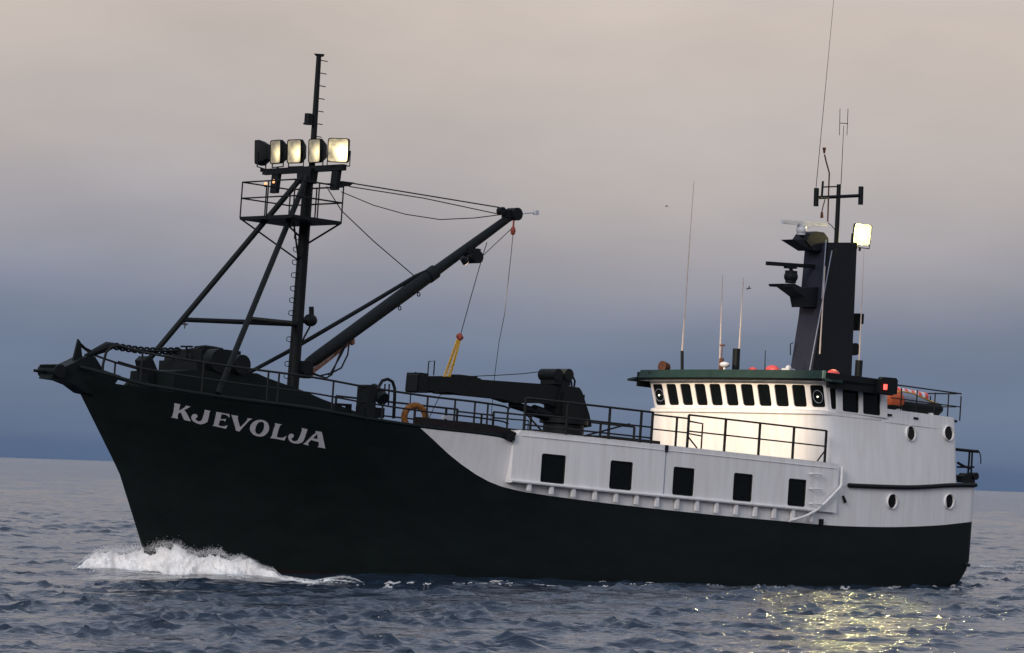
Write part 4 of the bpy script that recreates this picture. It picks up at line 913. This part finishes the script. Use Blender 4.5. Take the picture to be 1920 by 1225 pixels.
def buoy(px, py, r, x, label, sx=1.2):
    c = LP(px, py, x=x); o = B().ball((0, 0, 0), r, 16, 11, (1, sx, 0.95)).tube((0, r*sx*0.9, 0), (0, r*sx*1.25, 0), r*0.22, r*0.16).build('buoy', 'red', None)
    o.location = c; on_ship(o); B().torus((0, r*sx*1.25, 0), (1, 0, 0), r*0.14, r*0.05, 10, 5).build('rope_eye', 'red', o)
    return tag(o, label, 'buoy', 'red inflatable buoys stowed on the wheelhouse roof')
buoy(1411, 697, 0.17, 7.2, 'smaller red buoy on the wheelhouse roof left of the thin black rod')
buoy(1448, 695, 0.20, 7.2, 'red buoy on the wheelhouse roof between thin black rod and tower', 1.5)
buoy(1562, 705, 0.24, 6.2, 'large red buoy on the wheelhouse roof at the foot of the tower', 1.0)
# big lit floodlight on the tower
fc = LP(1617, 440, y=0.35); fcp = fc.copy()
fo_, q_, c_ = floodlight(fc, 70, 6, 0.68, 0.74, emit('tower_floodlight_glass', (1.0, 0.83, 0.33), 6000.0, core=0.20), depth=0.3)
fo_['label'] = 'large lit square floodlight beside the tower top'
B().tube(fc + Vector((0.1, -0.1, -0.4)), LP(1600, 470, y=0.3), 0.06).build('floodlight_arm', 'steel', fo_)

# ------------------------------------------------------------------ life raft, stern gear
ra0, ra1 = LP(1668, 760, y=3.45), LP(1762, 766, y=3.45); zr0 = 5.80
raft = bpy.data.objects.new('rescue_boat', None); COL.objects.link(raft); rl = Vector(((ra0.x + ra1.x)/2, 3.30, zr0)); raft.location = rl; on_ship(raft); raft.empty_display_size = 0.3
ln = abs(ra0.x - ra1.x)
B().path([(ln/2+0.10, 0, 0.36), (ln/2, 0, 0.28), (0, 0, 0.24), (-ln/2, 0, 0.26), (-ln/2-0.2, 0, 0.30)], [0.10, 0.24, 0.24, 0.24, 0.14], 14).build('float_tube', 'steel', raft)
B().path([(ln/2+0.14, 0.0, 0.42), (ln/2, 0, 0.40), (ln/2-0.5, 0, 0.40), (ln/2-0.62, 0, 0.40)], [0.16, 0.30, 0.31, 0.27], 14).build('bow_cover', 'orange', raft)
B().path([(ln/2-0.6, 0, 0.50), (0.1, 0, 0.50), (-0.4, 0, 0.44), (-ln/2-0.05, 0, 0.34)], [0.24, 0.23, 0.2, 0.1], 14).build('cover', 'grey', raft)
B().path([(ln/2-0.4, 0.14, 0.70), (ln/2-1.0, 0.14, 0.71), (0, 0.16, 0.66), (-0.6, 0.16, 0.55), (-ln/2, 0.10, 0.42)], 0.025, 6).build('grab_line', 'yellow', raft)
B().box((ln/2-0.4, 0, 0.02), (0.14, 0.6, 0.14)).build('cradle', 'white', raft); B().box((-ln/2+0.5, 0, 0.02), (0.14, 0.6, 0.14)).build('cradle', 'white', raft)
tag(raft, 'orange fronted rescue boat with grey cover stowed behind the wheelhouse', 'rescue boat')
st_ = bpy.data.objects.new('striped_bundle', None); COL.objects.link(st_); sl_ = LP(1706, 741, y=2.2); st_.location = sl_; on_ship(st_)
for k in range(9):
    t = k/9; B().tube((0.80 - 1.6*t, 0, 0.02 - 0.03*k/9), (0.80 - 1.6*(t + 1/9), 0.02, 0.02 - 0.03*(k+1)/9), 0.20 - 0.04*t, n=12).build('stripe', 'red' if k % 2 == 0 else 'radar', st_)
B().box((0, 0, -0.45), (1.3, 0.3, 0.6)).build('rack', 'white', st_)
tag(st_, 'red and white striped canvas bundle lying behind the rescue boat', 'canvas bundle')
# stern gallows
sx, sy = 0.95, 3.55
ga = B().path([LP(1793, 843, y=sy), LP(1834, 847, y=sy)], 0.055, 8).tube(LP(1823, 846, y=sy), LP(1820, 905, y=sy), 0.035, n=8).tube(LP(1818, 846, y=sy-0.1), LP(1814, 905, y=sy-0.1), 0.035, n=8).tube(LP(1795, 876, y=sy), LP(1826, 876, y=sy), 0.035).build('stern_gallows', 'steel', ship)
B().path([LP(px, py, y=sy) for px, py in ((1832, 844), (1837, 849), (1839, 860), (1839, 870))], 0.02, 6).build('gallows_hook', 'steel', ga)
B().path([LP(px, py, y=sy) for px, py in ((1796, 868), (1808, 875), (1820, 878))], 0.05, 6).build('gallows_brace', 'steel', ga)
for px, py, r in ((1801, 896, 0.10), (1809, 894, 0.13), (1823, 893, 0.13)): c = LP(px, py, y=sy-0.1); B().tube(c + Vector((0, -0.2, 0)), c + Vector((0, 0.2, 0)), r, n=12).build('mooring_drum', 'steel', ga)
B().box(LP(1811, 902, y=sy), (0.62, 0.3, 0.14)).build('winch_bed', 'steel', ga)

# ------------------------------------------------------------------ bow wave
def fbm(x, y, z):
    v = 0
    for f, a, s in ((1.3, 1, 0.3), (2.9, 0.55, 1.7), (6.1, 0.3, 4.1), (13, 0.16, 2.2)):
        v += a*np.sin(f*x + 1.7*np.sin(f*0.7*y + s) + s)*np.cos(f*y*1.1 + 1.3*np.sin(f*0.8*z + 2*s))
    return v
TOP = [(140, 1062), (160, 1046), (180, 1034), (200, 1029), (230, 1031), (262, 1027), (285, 1024), (305, 1020), (335, 1021), (352, 1033), (372, 1038), (395, 1033), (415, 1034), (430, 1046), (450, 1043), (470, 1050), (492, 1062), (512, 1067), (528, 1080), (560, 1085), (590, 1089), (615, 1084), (645, 1081), (665, 1085), (680, 1092)]
BOT = [(140, 1064), (160, 1063), (250, 1068), (300, 1077), (350, 1081), (372, 1080), (400, 1076), (450, 1074), (500, 1083), (540, 1089), (580, 1096), (610, 1093), (645, 1092), (680, 1094)]
def foot_depth(px):
    """foot of the breaking wave: open water ahead of the stem, against the hull side behind it, spreading outward further aft"""
    return min(SEA(px, itp(BOT, px)).y, W(LH(max(px, 290), itp(BOT, px))).y - itp([(290, 0.6), (340, 1.6), (400, 2.4)], px))
FD = [(px, foot_depth(px)) for px in range(120, 705, 5)]
FD = [(px, sum(d for _, d in FD[max(0, k-4):k+5])/len(FD[max(0, k-4):k+5])) for k, (px, _) in enumerate(FD)]
def footp(px):
    d = ray(px, itp(BOT, px)); return CAM_P + d*(itp(FD, px)/d.y)
WAVE_RIDGE = []
for px in range(150, 690, 12):
    p_ = footp(px); WAVE_RIDGE.append((px, (p_.x, p_.y + 0.3), max(0.02, min(0.3, p_.z))*0.9/7))
sea()
def foam():
    V = []; Fc = []
    ico = np.array([(1, 0, 0), (-1, 0, 0), (0, 1, 0), (0, -1, 0), (0, 0, 1), (0, 0, -1)], float)
    IF = np.array([(0, 2, 4), (2, 1, 4), (1, 3, 4), (3, 0, 4), (2, 0, 5), (1, 2, 5), (3, 1, 5), (0, 3, 5)])
    pts = []; rad = []
    for _ in range(16000):          # fine spray thrown off the crest
        px = rng.uniform(140, 682); b_, t_ = itp(BOT, px), itp(TOP, px); h = max(b_ - t_, 2)
        if rng.random() > min(1, 0.2 + h/45): continue
        t = 1 + rng.normal(0, 0.10) if rng.random() < 0.7 else rng.random()
        t -= 0.04; py = b_ + (t_ - b_)*t; dep = itp(FD, px) - 0.05 + 0.5*min(1, max(0, t))**1.2*min(1, h/40) + rng.normal(0, 0.08)
        d = ray(px, py); p = CAM_P + d*(dep/d.y); pts.append(tuple(p)); rad.append(rng.uniform(0.003, 0.011))
    for _ in range(5000):           # torn foam lying on the water in front of the crest
        px = rng.uniform(135, 690); d = ray(px, itp(BOT, px)); p = CAM_P + d*((itp(FD, px) - abs(rng.normal(0, 0.9)))/d.y)
        if mnoise.noise(Vector((p.x*1.1, p.y*1.1, 3))) < 0.02 + 0.3*rng.random(): continue
        pts.append((p.x, p.y, sea_z(p.x, p.y) + 0.004)); rad.append(rng.uniform(0.005, 0.022))
    P = np.array(pts); Rr = np.array(rad); n_ = len(P)
    V = (ico[None]*Rr[:, None, None] + P[:, None, :]).reshape(-1, 3); Fm = (IF[None] + (np.arange(n_)*len(ico))[:, None, None]).reshape(-1, 3)
    nu, nv = 900, 56; base = len(V); C = []
    for i in range(nu):
        px = 138 + (684-138)*i/(nu-1); b_, t_ = itp(BOT, px) + 1.8*math.sin(px*0.21) + 1.2*math.sin(px*0.53 + 1), itp(TOP, px) + 1.0
        tap = min(1, (px - 138)/14, (684 - px)/40); t_ = b_ - max(b_ - t_, 1)*tap; h = max(b_ - t_, 0.3); f0 = itp(FD, px); k = min(1, h/40)
        for j in range(nv):
            t = j/(nv-1)
            if t <= 0.7: tt = t/0.7; py = b_ + 2 + (t_ - b_ - 2)*tt; dep = f0 + 0.55*tt**1.4*k
            else: tt = (t-0.7)/0.3; py = t_ + max(0.5, b_ - 4 - t_)*tt**1.6; dep = f0 + 0.55*k + 0.8*tt
            d = ray(px, py); p = CAM_P + d*(dep/d.y)
            if j < 5: p.y -= 0.07*(5 - j); p.z = min(p.z, sea_z(p.x, p.y) + 0.035*(j - 2))
            tp = max(0, min(1, (px - 138)/18, (684 - px)/70)); tp = tp*tp*(3 - 2*tp); sz = sea_z(p.x, p.y) - 0.04; p.z = sz + (p.z - sz)*tp
            a = (0.030 + 0.15*k)*tp                  # billows grow with the height of the wave
            q = Vector((p.x*1.5, p.y*1.5, p.z*2.2)); tb1 = mnoise.turbulence(q, 5, False, noise_basis='PERLIN_ORIGINAL', amplitude_scale=0.55, frequency_scale=2.1)
            q2 = Vector((p.x*6 + 9, p.y*6, p.z*8)); tb2 = mnoise.turbulence(q2, 3, False, noise_basis='PERLIN_ORIGINAL')
            e = a*((tb1 - 0.45)*1.5 + (tb2 - 0.4)*0.35); edge = min(1, 6*t, 8*(1-t))
            C.append((p.x, p.y - e*0.8*edge, p.z + e*0.8*edge))
    C = np.array(C)
    cf = [(base + i*nv + j, base + (i+1)*nv + j, base + (i+1)*nv + j + 1, base + i*nv + j + 1) for i in range(nu-1) for j in range(nv-1)]
    me = bpy.data.meshes.new('bow_wave_foam'); me.from_pydata(np.concatenate([V, C]).tolist(), [], Fm.tolist() + cf); me.polygons.foreach_set('use_smooth', [True]*len(me.polygons))
    m = mat('foam', (0.94, 0.92, 0.90), 0.9, var=0.03, scale=2, spec=0.1); p = m.node_tree.nodes['Principled BSDF']
    p.inputs['Subsurface Weight'].default_value = 0.8; p.inputs['Subsurface Radius'].default_value = (1, 1, 1); p.inputs['Subsurface Scale'].default_value = 0.10
    me.materials.append(m); o = bpy.data.objects.new('bow_wave_foam', me); COL.objects.link(o); o['kind'] = 'stuff'; o['label'] = 'white foaming bow wave curling round the stem'; o['category'] = 'foam'
    # thin broken foam along the waterline
    V = []
    segs = [(735, 1097, 16, 1.2), (770, 1098, 8, 1), (865, 1100, 16, 1.5), (900, 1097, 30, 1.2), (930, 1096, 16, 1), (1010, 1099, 14, 1), (1330, 1098, 10, 1.5), (1425, 1106, 10, 2), (1458, 1106, 12, 1.5), (1540, 1104, 16, 1.2), (1660, 1104, 10, 1.2), (1740, 1108, 18, 2), (1790, 1102, 14, 1.5), (1850, 1087, 30, 4), (1880, 1076, 34, 5), (1845, 1064, 18, 3), (1900, 1066, 24, 4), (1835, 1094, 22, 3)]
    segs += [(rng.uniform(700, 1800), 1096 + rng.normal(4, 2.5), rng.uniform(4, 11), 1.0) for _ in range(26)]
    P = []; Rr = []
    for cx, cyy, sxx, syy in segs:
        for _ in range(int(sxx*9)):
            u_ = rng.normal(0, 0.45); p = SEA(cx + u_*sxx, cyy + rng.normal(0, syy*0.35) + 0.8*math.sin(u_*5)); P.append((p.x, p.y, sea_z(p.x, p.y) + 0.005)); Rr.append(rng.uniform(0.004, 0.022))
    P = np.array(P); Rr = np.array(Rr); n_ = len(P)
    V = (ico[None]*Rr[:, None, None]*np.array([1.8, 1.8, 0.5]) + P[:, None, :]).reshape(-1, 3); Fm = (IF[None] + (np.arange(n_)*len(ico))[:, None, None]).reshape(-1, 3)
    me = bpy.data.meshes.new('waterline_foam'); me.from_pydata(V.tolist(), [], Fm.tolist()); me.polygons.foreach_set('use_smooth', [True]*len(me.polygons)); me.materials.append(m)
    o = bpy.data.objects.new('waterline_foam', me); COL.objects.link(o); o['kind'] = 'stuff'; o['label'] = 'scattered foam along the waterline and in the wake'; o['category'] = 'foam'
foam()

# ------------------------------------------------------------------ gulls
def gull(px, py, dist, span, bank, head, label):
    d = ray(px, py); p = CAM_P + d*(dist/d.y); h = span/2
    b = B().path([(0.33*span, 0, 0.0), (0.24*span, 0, 0.01*span), (0.05*span, 0, 0), (-0.18*span, 0, 0), (-0.32*span, 0, 0)], [0.015*span, 0.05*span, 0.075*span, 0.05*span, 0.015*span], 8)
    o = b.build('gull', 'gull', None)
    for s in (1, -1):
        ch = [(0.0, 0.16, 0.0), (0.42, 0.15, 0.14), (1.0, 0.03, 0.02)]; vs = []
        for t, c_, z in ch: vs += [((c_*0.5 + 0.04*(1-t) - 0.10*t*t)*span, s*t*h, z*span), ((-c_*0.5 + 0.04*(1-t) - 0.10*t*t)*span, s*t*h, z*span), ((0.04*(1-t) - 0.10*t*t)*span, s*t*h, z*span + 0.012*span)]
        B().add(vs, [(0, 3, 5, 2), (2, 5, 4, 1), (0, 1, 4, 3), (3, 6, 8, 5), (5, 8, 7, 4), (3, 4, 7, 6), (6, 7, 8), (0, 2, 1)]).build('wing', 'gull', o, smooth=False)
    B().add([(-0.28*span, 0.02*span, 0), (-0.28*span, -0.02*span, 0), (-0.42*span, -0.06*span, 0), (-0.42*span, 0.06*span, 0), (-0.35*span, 0, 0.012*span)], [(0, 4, 1), (1, 4, 2), (2, 4, 3), (3, 4, 0), (0, 1, 2, 3)]).build('tail', 'gull', o, smooth=False)
    o.location = p; o.rotation_euler = (R(bank), 0, R(head)); return tag(o, label, 'gull', 'gulls in flight')
gull(345, 608, 330, 1.25, 50, 25, 'gull gliding in front of the left sky below the mast tie beams')
gull(1404, 541, 420, 0.9, -35, 20, 'small gull flying right of the thin pink whip antennas')
gull(1250, 387, 620, 0.9, 20, 200, 'tiny far gull high in the sky left of the tallest whip antenna')
